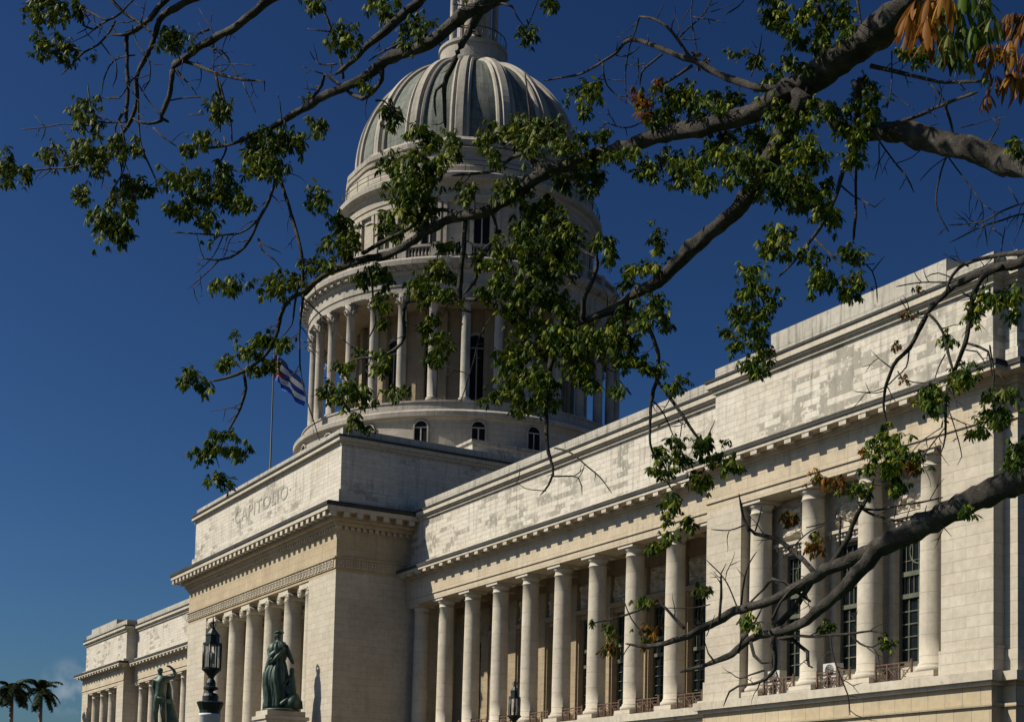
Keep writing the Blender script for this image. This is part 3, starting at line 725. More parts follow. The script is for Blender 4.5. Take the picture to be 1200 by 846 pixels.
ring('lantern_cupola', [(2.8, 89.2), (2.85, 90), (2.4, 90.2), (2.2, 92), (1.2, 93.6), (.3, 94.2), (.12, 97)], M['drumtrim'], 32)

# ------------------------------------------------------------------ grand stair and statues
b = MB()
for i in range(40): b.box(-13, 13, -8-.42*(40-i)-.0, -7.0 if i == 39 else -7.5, GZ+.004+(FZ-GZ)*i/40, GZ+(FZ-GZ)*(i+1)/40)
o = b.build('grand_staircase', M['smooth']); tag(o, 'broad pale stone staircase rising to the central portico', 'staircase')
for s, lab in ((1, 'tall stone pedestal under the robed woman statue'), (-1, 'tall stone pedestal under the bare-chested man statue')):
    b = MB(); cx = s*14.9+.25
    oy = .35 if s > 0 else -.4; b.box(cx-1.45, cx+1.45, -11.5+oy, -7.9+oy, GZ, 9.6); b.box(cx-1.6, cx+1.6, -11.65+oy, -7.75+oy, 9.6, 9.9); b.box(cx-1.35, cx+1.35, -11.4+oy, -8.0+oy, 9.9, 10.35)
    o = b.build('statue_pedestal', M['wall']); tag(o, lab, 'pedestal', 'pedestals of the portico statues')

def skin(name, joints, edges, mat, parent, sub=2):
    me = bpy.data.meshes.new(name); me.from_pydata([j[:3] for j in joints], edges, [])
    o = bpy.data.objects.new(name, me); COL.objects.link(o)
    md = o.modifiers.new('skin', 'SKIN'); md.use_smooth_shade = True
    sv = me.skin_vertices[0].data if me.skin_vertices else None
    if sv is None:
        bm = bmesh.new(); bm.from_mesh(me); bm.verts.layers.skin.verify(); bm.to_mesh(me); bm.free(); sv = me.skin_vertices[0].data
    for i, j in enumerate(joints):
        r = j[3]; sv[i].radius = (r, r if len(j) < 5 else j[4]); sv[i].use_root = (i == 0)
    s = o.modifiers.new('sub', 'SUBSURF'); s.levels = sub; s.render_levels = sub
    dg = bpy.context.evaluated_depsgraph_get(); m2 = bpy.data.meshes.new_from_object(o.evaluated_get(dg))
    bpy.data.objects.remove(o)
    m2.materials.clear(); m2.materials.append(mat)
    for p_ in m2.polygons: p_.use_smooth = True
    o = bpy.data.objects.new(name, m2); COL.objects.link(o); o.parent = parent
    return o
# robed woman (local x = towards the viewer's right, z up)
st = thing('statue', 'green bronze statue of a robed woman with a crouching child beside her', 'statue', (15.12, -9.3, 10.35), YAW)
def folds(k, amp, ph=0.):
    return lambda a, z: 1+amp*math.cos(k*a+ph+z*.5)+amp*.7*math.cos((k*2-3)*a+1.3*z)+amp*.5*abs(math.sin((k*1.5)*a-z))
b = MB()
b.lathe([(1.02, .15), (1.04, .5), (1.0, .85), (1.02, 1.2), (1.06, 1.7), (1.1, 2.2), (1.06, 2.7), (1.0, 3.2), (.88, 3.6), (.76, 3.9), (.66, 4.15), (.60, 4.35), (.68, 4.6), (.74, 4.8), (.8, 5.1), (.8, 5.3), (.68, 5.65), (.36, 5.95)], (-.42, 0), 96, mod=folds(9, .085))
for i, (x, y, z) in enumerate(b.v):
    b.v[i] = (x+(-.14 if 2 < z < 4 else 0)*math.sin((z-2)/2*math.pi), y*.78, z)
b.build('robe', M['bronze'], st)
b = MB()                                                # loose mantle swept to the left hip
b.tube([(-.1, -.45, 5.5), (-.9, -.4, 4.7), (-1.2, -.1, 3.6), (-1.35, 0, 2.8), (-1.15, .1, 1.8), (-.95, .1, .6)], [.2, .28, .3, .3, .26, .2], 10)
b.tube([(.2, -.4, 5.4), (-.35, -.62, 4.6), (-.9, -.5, 4.0)], [.16, .2, .18], 8)
b.build('mantle', M['bronze'], st)
body = skin('figure', [(-.4, 0, 5.2, .62, .40), (-.38, 0, 5.7, .52, .34), (-.37, -.02, 6.02, .20), (-.38, -.06, 6.3, .2), (-.39, -.08, 6.45, .37, .40), (-.39, -.02, 6.78, .25),
     (.18, 0, 5.62, .30), (.55, -.1, 4.85, .25), (.85, -.15, 4.25, .17), (1.0, -.2, 4.02, .11), (-.95, 0, 5.5, .28), (-1.1, -.15, 4.8, .22), (-.95, -.5, 4.3, .14), (-.75, -.62, 4.5, .11)],
     [(0, 1), (1, 2), (2, 3), (3, 4), (4, 5), (1, 6), (6, 7), (7, 8), (8, 9), (1, 10), (10, 11), (11, 12), (12, 13)], M['bronze'], st)
b = MB()                                                # wreath and hair
b.tube([(-.39+.36*math.cos(t), .02+.36*math.sin(t), 6.72+.05*math.sin(3*t)) for t in [2*math.pi*i/14 for i in range(15)]], .09, 7, cap=False)
for i in range(9): a = 2*math.pi*i/9; b.tube([(-.39+.28*math.cos(a), .02+.28*math.sin(a), 6.75), (-.39+.36*math.cos(a), .02+.36*math.sin(a), 6.93)], [.07, .03], 5)
b.tube([(-.62, .12, 6.7), (-.72, .2, 6.4), (-.66, .2, 6.1)], [.12, .12, .06], 7)
b.build('hair', M['bronze'], st)
skin('child_figure', [(.75, -.3, 1.7, .42, .36), (.85, -.25, 2.3, .42, .34), (.9, -.2, 2.9, .36, .28), (.88, -.2, 3.2, .15), (.86, -.25, 3.5, .27, .29), (.86, -.22, 3.75, .18),
     (.35, -.5, 1.9, .27), (-.42, -.6, 2.15, .24), (-.4, -.6, 1.2, .17), (-.35, -.65, .35, .14), (-.6, -.72, .25, .12),
     (1.1, -.5, 1.2, .27), (.5, -.75, .9, .24), (.0, -.8, .5, .18), (.55, -.45, 2.75, .17), (.3, -.6, 2.3, .14), (-.05, -.65, 2.35, .12)],
     [(0, 1), (1, 2), (2, 3), (3, 4), (4, 5), (0, 6), (6, 7), (7, 8), (8, 9), (9, 10), (0, 11), (11, 12), (12, 13), (2, 14), (14, 15), (15, 16)], M['bronze'], st)
b = MB(); b.lathe([(1.6, 0), (1.6, .12), (1.5, .2)], (0, -.1), 24); b.lathe([(.0, .2), (.75, .25), (.7, .9), (.4, 1.5), (.1, 1.7)], (1.0, -.3), 14, mod=folds(5, .1))
b.build('rock_base', M['bronze'], st)
# bare-chested man with one arm over his head
sm = thing('statue', 'green bronze statue of a bare-chested man bending one arm over his head', 'statue', (-15.25, -10.3, 10.35), YAW)
skin('figure', [(-.35, 0, 3.35, .56, .42), (-.4, -.03, 3.95, .50, .38), (-.36, -.05, 4.7, .72, .46), (-.28, 0, 5.25, .64, .38), (-.36, -.02, 5.62, .19), (-.38, -.06, 5.9, .24), (-.39, -.08, 6.18, .33, .36), (-.38, -.03, 6.42, .22),
     (.55, 0, 5.35, .27), (1.15, .05, 5.6, .22), (1.05, -.05, 6.15, .17), (.6, -.1, 6.55, .13), (.25, -.12, 6.62, .11),
     (-.98, .02, 5.15, .25), (-1.05, .15, 4.4, .20), (-.8, .1, 3.7, .15),
     (-.6, -.05, 3.0, .42), (-.68, -.2, 1.75, .30), (-.62, .05, .9, .22), (-.65, .05, .15, .14), (-.75, -.25, .1, .12),
     (-.1, .05, 3.0, .36), (.05, -.3, 1.85, .26), (.15, .1, .95, .2), (.15, .2, .15, .14), (.08, -.1, .1, .12)],
     [(0, 1), (1, 2), (2, 3), (3, 4), (4, 5), (5, 6), (6, 7), (3, 8), (8, 9), (9, 10), (10, 11), (11, 12), (3, 13), (13, 14), (14, 15), (0, 16), (16, 17), (17, 18), (18, 19), (19, 20), (0, 21), (21, 22), (22, 23), (23, 24), (24, 25)], M['bronze'], sm)
b = MB(); b.tube([(.45, .3, 4.9), (.5, .4, 4.3), (.5, .42, 3.4), (.75, .35, 2.3), (1.0, .3, 1.2), (1.1, .3, .1)], [.15, .25, .32, .45, .6, .68], 12)
b.tube([(-.75, -.2, 3.5), (-.2, -.42, 3.2), (.4, -.3, 3.0), (.8, .1, 2.9)], [.16, .22, .24, .3], 8)
b.build('cloak', M['bronze'], sm)
b = MB(); b.lathe([(1.6, 0), (1.6, .1), (1.45, .18)], (0, 0), 24); b.build('bronze_base', M['bronze'], sm)

# ------------------------------------------------------------------ flagpole and flag
XF, YF = 0.0, -5.33
fp = thing('flagpole', 'slim grey flagpole on the roof of the central portico', 'flagpole', (XF, YF, 34.3))
b = MB(); b.lathe([(.22, 0), (.22, .5), (.09, .6), (.055, 12.4), (.0, 12.4)], n=10); b.build('pole', M['iron'], fp)
b = MB(); b.lathe([(.0, 12.35), (.12, 12.45), (.12, 12.6), (.0, 12.7)], n=10); b.build('ball_finial', M['grey'], fp)
FLW, FLH = 4.9, 2.6
def flagpt(s, t):       # s along the fly, t down the hoist; hangs limply to the lee, gathered into folds near the pole
    a = s*s*.55+s*.45
    q = Vector((0, 0, -t*FLH*(1-.12*s)))+(RT0*.70+Vector((0, 0, -.71)))*(a*FLW*.86)
    q += Vector((FW.x, FW.y, 0))*(.55*math.sin(s*15+t*2.0)*(1-.5*s)*min(1, s*5)) + RT0*(.16*math.sin(s*15-t*3+1))*min(1, s*4) + Vector((0, 0, -.22*math.sin(s*3.1)*t))
    return q
b = MB(); ns, ntt = 40, 25
for j in range(ntt+1):
    for i in range(ns+1): b.v.append(tuple(flagpt(i/ns, j/ntt)+RT0*.08))
for j in range(ntt):
    for i in range(ns):
        k = j*(ns+1)+i; s_, t_ = (i+.5)/ns, (j+.5)/ntt
        tri = s_*FLW/(FLH*.866) < 1-abs(t_-.5)*2
        cx_, cy_ = .17*FLW, .5*FLH
        rr = math.hypot(s_*FLW-cx_, t_*FLH-cy_); aa = math.atan2(t_*FLH-cy_, s_*FLW-cx_)+math.pi/2
        star = rr < .42*(.5+.5*abs(math.cos(2.5*aa)))
        mi = (1 if star else 2) if tri else (0 if int(t_*5) % 2 == 0 else 1)
        b.f.append((k, k+1, k+ns+2, k+ns+1)); b.mi.append(mi); b.sm.append(True)
fl = b.build('flag', [M['blue'], M['flagwhite'], M['red']]); fl.location = (XF, YF, 46.3)
tag(fl, 'blue and white striped flag with a red triangle drooping from the roof flagpole', 'flag')

# ------------------------------------------------------------------ street lamps
def lamp(px, s, label, rz=.2, h_glass=1., pillar=True, body_w=1.):
    """lantern head; heights in photo pixels of the nearer lamp, s metres per pixel"""
    base = px
    t = thing('street_lamp', label, 'street lamp', (base.x, base.y, GZ), rz)
    zb = base.z-GZ
    def pf(pts): return [(r*s, zb+z*s) for r, z in pts]
    m = MB()
    m.lathe(pf([(12.2, 0), (12.6, 4), (16.3, 13), (14.5, 14.5), (9.6, 15), (9.6, 21), (8, 24), (3.2, 25.5), (3.2, 27), (8.8, 29.5), (8.8, 31.5), (5.6, 33), (5.8, 37), (4.6, 40), (3.2, 42), (4.2, 45), (7.5, 49), (11.6, 52.5), (11.8, 54.5), (8, 55)]), n=16, smooth=False)
    m.build('lamp_base', M['iron'], t)
    hg = 27*h_glass; z1 = 55+hg
    m = MB()
    for k in range(8):
        a = 2*math.pi*k/8; c_, s_ = math.cos(a), math.sin(a)
        m.tube([(10.6*s*body_w*c_, 10.6*s*body_w*s_, zb+54*s), (10.9*s*body_w*c_, 10.9*s*body_w*s_, zb+z1*s)], 1.05*s, 6)
    w = body_w
    m.lathe(pf([(8*w, z1-.5), (11.6*w, z1), (11.6*w, z1+2.6), (8.4*w, z1+3), (8.4*w, z1+11), (9.2*w, z1+12), (7*w, z1+14), (2.6*w, z1+20), (3.2, z1+21), (1.5, z1+22.5), (1.5, z1+26), (2.6, z1+27.5), (1.2, z1+29), (.4, z1+34)]), n=8, smooth=False)
    for k in range(4):
        a = math.pi/2*k+.4; m.tube([(1.5*s*math.cos(a), 1.5*s*math.sin(a), zb+(z1+21)*s), (4.3*s*math.cos(a), 4.3*s*math.sin(a), zb+(z1+24)*s), (3.6*s*math.cos(a), 3.6*s*math.sin(a), zb+(z1+28)*s)], .5*s, 5)
    m.build('lantern_frame', M['iron'], t)
    m = MB(); m.lathe(pf([(10.2*w, 55.2), (10.4*w, z1-.6)]), n=8, smooth=False); m.f = m.f[:-2]; m.mi = m.mi[:-2]; m.sm = m.sm[:-2]; m.build('lantern_glass', M['lampglass'], t)
    m = MB(); m.lathe(pf([(1.4, 55), (1.4, 60), (3.4, 61), (3.6, 67), (2.2, 72), (.3, 74)]), n=10); m.build('lamp_bulb', M['grey'], t)
    m = MB()
    if pillar: 
        m.lathe([(12.4*s*1.25, 0), (12.4*s*1.25, .4), (12.3*s, .5), (12.2*s, zb-.06), (12.9*s, zb-.05), (12.9*s, zb)], n=24); m.build('pillar', M['pillar'], t)
    else: m.lathe([(.3, 0), (.3, .8), (.16, 1.0), (.11, zb)], n=14); m.build('pole', M['iron'], t)
    return t
DL = 34.; sL = DL/FPX
lamp(at(246.0, 836, DL), sL*.985, 'black iron lantern on a round white pillar before the central portico')
DR = 58.; 
pR = at(601.8, 876, DR); lamp(pR, DR/FPX*.70, 'slim black lantern post in front of the wing colonnade', h_glass=1.05, pillar=False, body_w=.85)

# ------------------------------------------------------------------ air conditioners on the balcony
for i, x in enumerate((68.4, 72.95)):
    t = thing('air_conditioner', ['white twin-fan air conditioner on the balcony by the leftmost pavilion window', 'white twin-fan air conditioner on the balcony between the second and third pavilion columns'][i], 'air conditioner', (x, YPV+.75, FZ+.01), 0, 'air conditioners on the balcony')
    m = MB(); m.box(-.5, .5, -.18, .35, .08, 1.5); m.box(-.4, -.3, -.15, .3, 0, .08); m.box(.3, .4, -.15, .3, 0, .08); m.build('casing', M['white'], t)
    for z in (.45, 1.12):
        m = MB()
        for r in (.30, .2, .1): m.tube([(r*math.cos(a), -.2, z+r*math.sin(a)) for a in [2*math.pi*k/18 for k in range(19)]], .025, 5, cap=False)
        for k in range(6): a = math.pi*k/3; m.tube([(0, -.2, z), (.3*math.cos(a), -.2, z+.3*math.sin(a))], .02, 5)
        m.build('fan_grille', M['grey'], t)

# ------------------------------------------------------------------ palms and far trees
def palm(u, v, D, label, seed, sc=1.):
    rnd = random.Random(seed); top = at(u, v, D)
    t = thing('palm_tree', label, 'palm tree', (top.x, top.y, GZ), 0, 'palms beyond the left end of the building')
    h = top.z-GZ; m = MB(); m.tube([(0, 0, 0), (.1, 0, h*.3), (.05, .1, h*.7), (0, 0, h-.9)], [.42, .36, .33, .26], 12); m.build('trunk', M['grey'], t)
    m = MB(); m.tube([(0, 0, h-1.2), (0, 0, h-.2), (0, 0, h+.5)], [.28, .24, .06], 8, mi=0); 
    m.t += [.3]*len(m.f)
    for k in range(26):
        a = 2*math.pi*k/26*2.618+rnd.uniform(-.2, .2); el = R(rnd.uniform(-25, 75)); L = rnd.uniform(3.0, 3.9)*sc
        d = Vector((math.cos(a)*math.cos(el), math.sin(a)*math.cos(el), math.sin(el))); p = Vector((0, 0, h)); pts = [p.copy()]
        for i in range(12):
            p = p+d*(L/12); d = (d+Vector((0, 0, -.17))).normalized(); pts.append(p.copy())
        o0 = len(m.f); m.tube(pts, [.06-.004*i for i in range(13)], 5); m.t += [.5]*(len(m.f)-o0)
        for i in range(1, 12):
            dd = (pts[i+1]-pts[i-1]).normalized(); side = dd.cross(Vector((0, 0, 1))).normalized()
            for s in (-1, 1):
                for q in range(3):
                    w = .95*math.sin(math.pi*(i+q/3)/13)**.5*sc; e = pts[i]+(pts[min(i+1, 12)]-pts[i])*(q/3)
                    tip = e+side*s*w*.85+dd*w*.45+Vector((0, 0, -.35*w+rnd.uniform(-.2, .2)))
                    m.add([tuple(e), tuple(e+dd*.2), tuple((e+tip)/2+dd*.17+Vector((0, 0, .05))), tuple(tip)], [(0, 1, 2, 3)], tint=rnd.random())
    m.build('crown', M['palm'], t)
palm(14, 806, 205, 'taller royal palm at the left edge of the picture', 3)
palm(48, 811, 212, 'smaller royal palm nearer the left end of the building', 8, .95)
def bushy_tree(u, v, D, w, label, seed):
    rnd = random.Random(seed); c = at(u, v, D)
    t = thing('broadleaf_tree', label, 'tree', (c.x, c.y, GZ)); h = c.z-GZ
    m = MB(); m.tube([(0, 0, 0), (.2, 0, h*.5), (0, .2, h)], [.5, .4, .15], 10)
    for k in range(6): a = k*1.1; m.tube([(0, 0, h*.5), (w*.4*math.cos(a), w*.4*math.sin(a), h*.9)], [.25, .06], 6)
    m.build('trunk', M['bark'], t)
    m = MB()
    for k in range(4200):
        a = rnd.uniform(0, 6.283); b_ = math.acos(rnd.uniform(-.6, 1)); r = rnd.uniform(.55, 1)**.5
        r *= 1+.35*noise.noise(Vector((math.cos(a)*1.7, math.sin(a)*1.7, b_*1.8+seed)))
        p = Vector((w*r*math.sin(b_)*math.cos(a), w*r*math.sin(b_)*math.sin(a), h-1.2+w*.55*r*math.cos(b_)))
        q = Vector((rnd.uniform(-1, 1), rnd.uniform(-1, 1), rnd.uniform(-1, 1))).normalized()*.3; q2 = q.cross(Vector((.3, .9, .2))).normalized()*.16
        m.add([tuple(p-q), tuple(p+q2), tuple(p+q), tuple(p-q2)], [(0, 1, 2, 3)], tint=rnd.random())
    m.build('crown', M['palm'], t)
bushy_tree(76, 852, 225, 2.6, 'low dark broadleaf tree between the palms and the building', 5)
bushy_tree(25, 868, 235, 4.2, 'wide dark broadleaf tree behind the palms', 6)
# ------------------------------------------------------------------ the big tree in the foreground
# limbs are traced as (u, v, width) in photo pixels and set at 13 to 24 m from the camera, thick as real limbs there
tree = thing('ceiba_tree', 'large spreading tree with bare twigs and palmate leaves reaching across the foreground', 'tree', tuple(at(1560, 900, 12.5).xy)+(GZ,))
TREEO = Vector(tree.location)
def DD(u): return 13+(1200-max(-200, min(1500, u)))/1200*10.5
rt = random.Random(11)
def P3(u, v, off=0.): return at(u, v, DD(u)+off)-TREEO
def smooth_pts(pts):
    out = []
    for i in range(len(pts)-1):
        p0, p1, p2, p3 = pts[max(i-1, 0)], pts[i], pts[i+1], pts[min(i+2, len(pts)-1)]
        n = max(1, int(math.hypot(p2[0]-p1[0], p2[1]-p1[1])/7))
        for k in range(n):
            t = k/n; r = []
            for c in range(3):
                r.append(.5*((2*p1[c])+(-p0[c]+p2[c])*t+(2*p0[c]-5*p1[c]+4*p2[c]-p3[c])*t*t+(-p0[c]+3*p1[c]-3*p2[c]+p3[c])*t**3))
            r[2] = max(r[2], .6); out.append(tuple(r))
    out.append((pts[-1][0], pts[-1][1], pts[-1][2]*.55)); return out
def limb(mb, pts, off=0., n=8, wob=.35, twigs=0.):
    sp = smooth_pts(pts); P = []; Rr = []
    s0 = rt.uniform(0, 50)
    for i, (u, v, w) in enumerate(sp):
        k = noise.noise(Vector((s0+i*.45, 0, 0))); k2 = noise.noise(Vector((s0, i*.45, 3.)))
        ww = min(3.2, w*.3)
        P.append(P3(u+k*ww*wob*2, v+k2*ww*wob*2, off+.25*noise.noise(Vector((i*.12, s0, 0)))))
        kn = 1+.10*noise.noise(Vector((s0, 7., i*.6)))+(.16 if rt.random() < .07 else 0)
        Rr.append(w*.43*DD(u)/FPX*kn)
    mb.tube(P, Rr, n if max(p[2] for p in pts) > 6 else 5, rough=.24 if n > 8 else .12)
    if twigs:
        acc = 0
        for i in range(2, len(sp)-1):
            u, v, w = sp[i]
            if w > 15 or not (-30 < u < 1230 and -30 < v < 870): continue
            if rt.random() < twigs*.16:
                dx, dy = sp[i+1][0]-sp[i-1][0], sp[i+1][1]-sp[i-1][1]; a = math.atan2(dy, dx)+rt.choice((-1, 1))*rt.uniform(.6, 1.3)
                L = rt.uniform(8, 38); q = [(u, v, min(2.0, w*.5))]; x, y = u, v
                for s in range(4): x += math.cos(a)*L/4; y += math.sin(a)*L/4+rt.uniform(-.6, 1.2); a += rt.uniform(-.35, .35); q.append((x, y, 1.5-.3*s))
                limb(mb, q, off, 5, .2)
                if rt.random() < .5:
                    u2, v2, _ = q[2]; a2 = a+rt.choice((-1, 1))*.9
                    limb(mb, [(u2, v2, 1.3), (u2+math.cos(a2)*L*.4, v2+math.sin(a2)*L*.4, .9)], off, 5, .2)
MAIN = {
 'A': [(1560,-200,120),(1420,-230,92),(1300,-180,72),(1180,-88,60),(1085,-8,50),(1050,20,45),(1020,43,43),(985,68,41),(955,90,40),(930,106,36),(905,122,30),(880,134,26),(850,141,23),(810,152,22),(770,160,20),(735,172,18),(700,180,18),(665,194,17),(638,203,17),(610,224,15),(585,240,14),(560,250,13),(530,256,12),(505,268,12),(480,285,11),(455,298,10),(425,305,10),(400,312,9),(375,325,8),(354,348,7)],
 'B': [(945,110,34),(915,165,30),(895,205,27),(880,227,25),(868,240,23),(850,258,21),(830,275,20),(810,291,20),(795,306,19),(780,323,18),(765,334,16),(745,345,13),(725,358,11),(708,366,10),(690,373,9),(672,382,9),(655,395,9),(647,420,8),(641,455,7),(640,490,6),(641,520,5),(646,540,4),(648,555,3),(643,568,3),(633,580,2)],
 'C': [(1300,-180,60),(1000,-170,46),(800,-120,32),(680,-60,25),(610,-18,20),(575,2,19),(545,16,18),(527,32,17),(508,48,16),(485,58,15),(460,66,15),(445,76,14),(430,88,12),(408,101,11),(385,111,10),(360,125,9),(340,137,8),(320,149,6),(297,159,5),(268,170,3.5),(235,174,3),(207,172,2)],
 'D': [(680,-60,20),(560,-45,15),(505,-12,13),(490,3,12),(472,18,12),(452,36,11),(437,48,9),(420,65,7),(402,81,6),(392,88,4)],
 'I': [(610,-90,24),(470,-62,18),(380,-32,14),(325,-6,12),(297,15,11),(275,33,10),(250,46,10),(232,57,9),(215,70,9),(203,77,8),(201,98,7),(195,122,7),(189,139,6),(197,143,6)],
 'J': [(380,-50,14),(270,-22,11),(225,0,9),(205,10,9),(187,23,8),(182,42,7),(174,62,7),(163,82,6),(160,100,6),(160,120,6),(154,140,5.5),(145,155,5),(130,172,4),(113,185,3)],
 'K': [(290,-40,10),(215,-15,9),(193,2,8),(175,22,7),(160,35,7),(149,40,6),(149,75,5),(150,110,5),(148,130,5),(149,145,4)],
 'E': [(1560,360,80),(1450,300,58),(1300,228,46),(1210,195,37),(1170,188,34),(1150,178,32),(1110,169,30),(1080,160,27),(1060,155,26),(1035,154,24),(1010,156,19),(985,150,15),(960,120,12)],
 'F': [(1570,470,90),(1460,448,62),(1320,508,48),(1210,555,38),(1175,570,36),(1150,581,34),(1125,594,32),(1100,606,31),(1080,616,30),(1060,627,29),(1040,636,27),(1020,645,23),(1000,655,19),(985,661,18),(968,668,17),(950,679,16),(930,690,15),(915,699,13),(895,706,12),(875,712,12),(855,719,11),(838,728,11),(820,738,10),(805,745,9),(790,750,8),(775,755,7),(755,757,5),(733,754,3)],
 'G': [(1560,330,60),(1400,300,34),(1300,296,20),(1230,298,15),(1200,306,14),(1170,313,12),(1150,321,10),(1120,335,8),(1100,351,7),(1088,366,6.5),(1076,388,6),(1066,408,5.5),(1052,421,5),(1043,437,4.5),(1037,458,4),(1036,480,3),(1040,500,2)],
 'Q': [(950,104,12),(920,106,11),(887,102,9),(862,95,9),(837,85,8.5),(815,73,8),(785,62,7),(760,51,6),(737,47,5),(722,62,4),(707,72,3.5),(682,86,3),(655,92,2.5),(637,95,2)],
 'F2': [(1030,642,24),(1010,665,21),(990,688,18),(970,706,16),(950,722,14),(930,734,13),(905,742,12),(888,744,11),(873,753,10),(857,766,9),(835,776,7),(815,783,5),(797,787,4)],
}
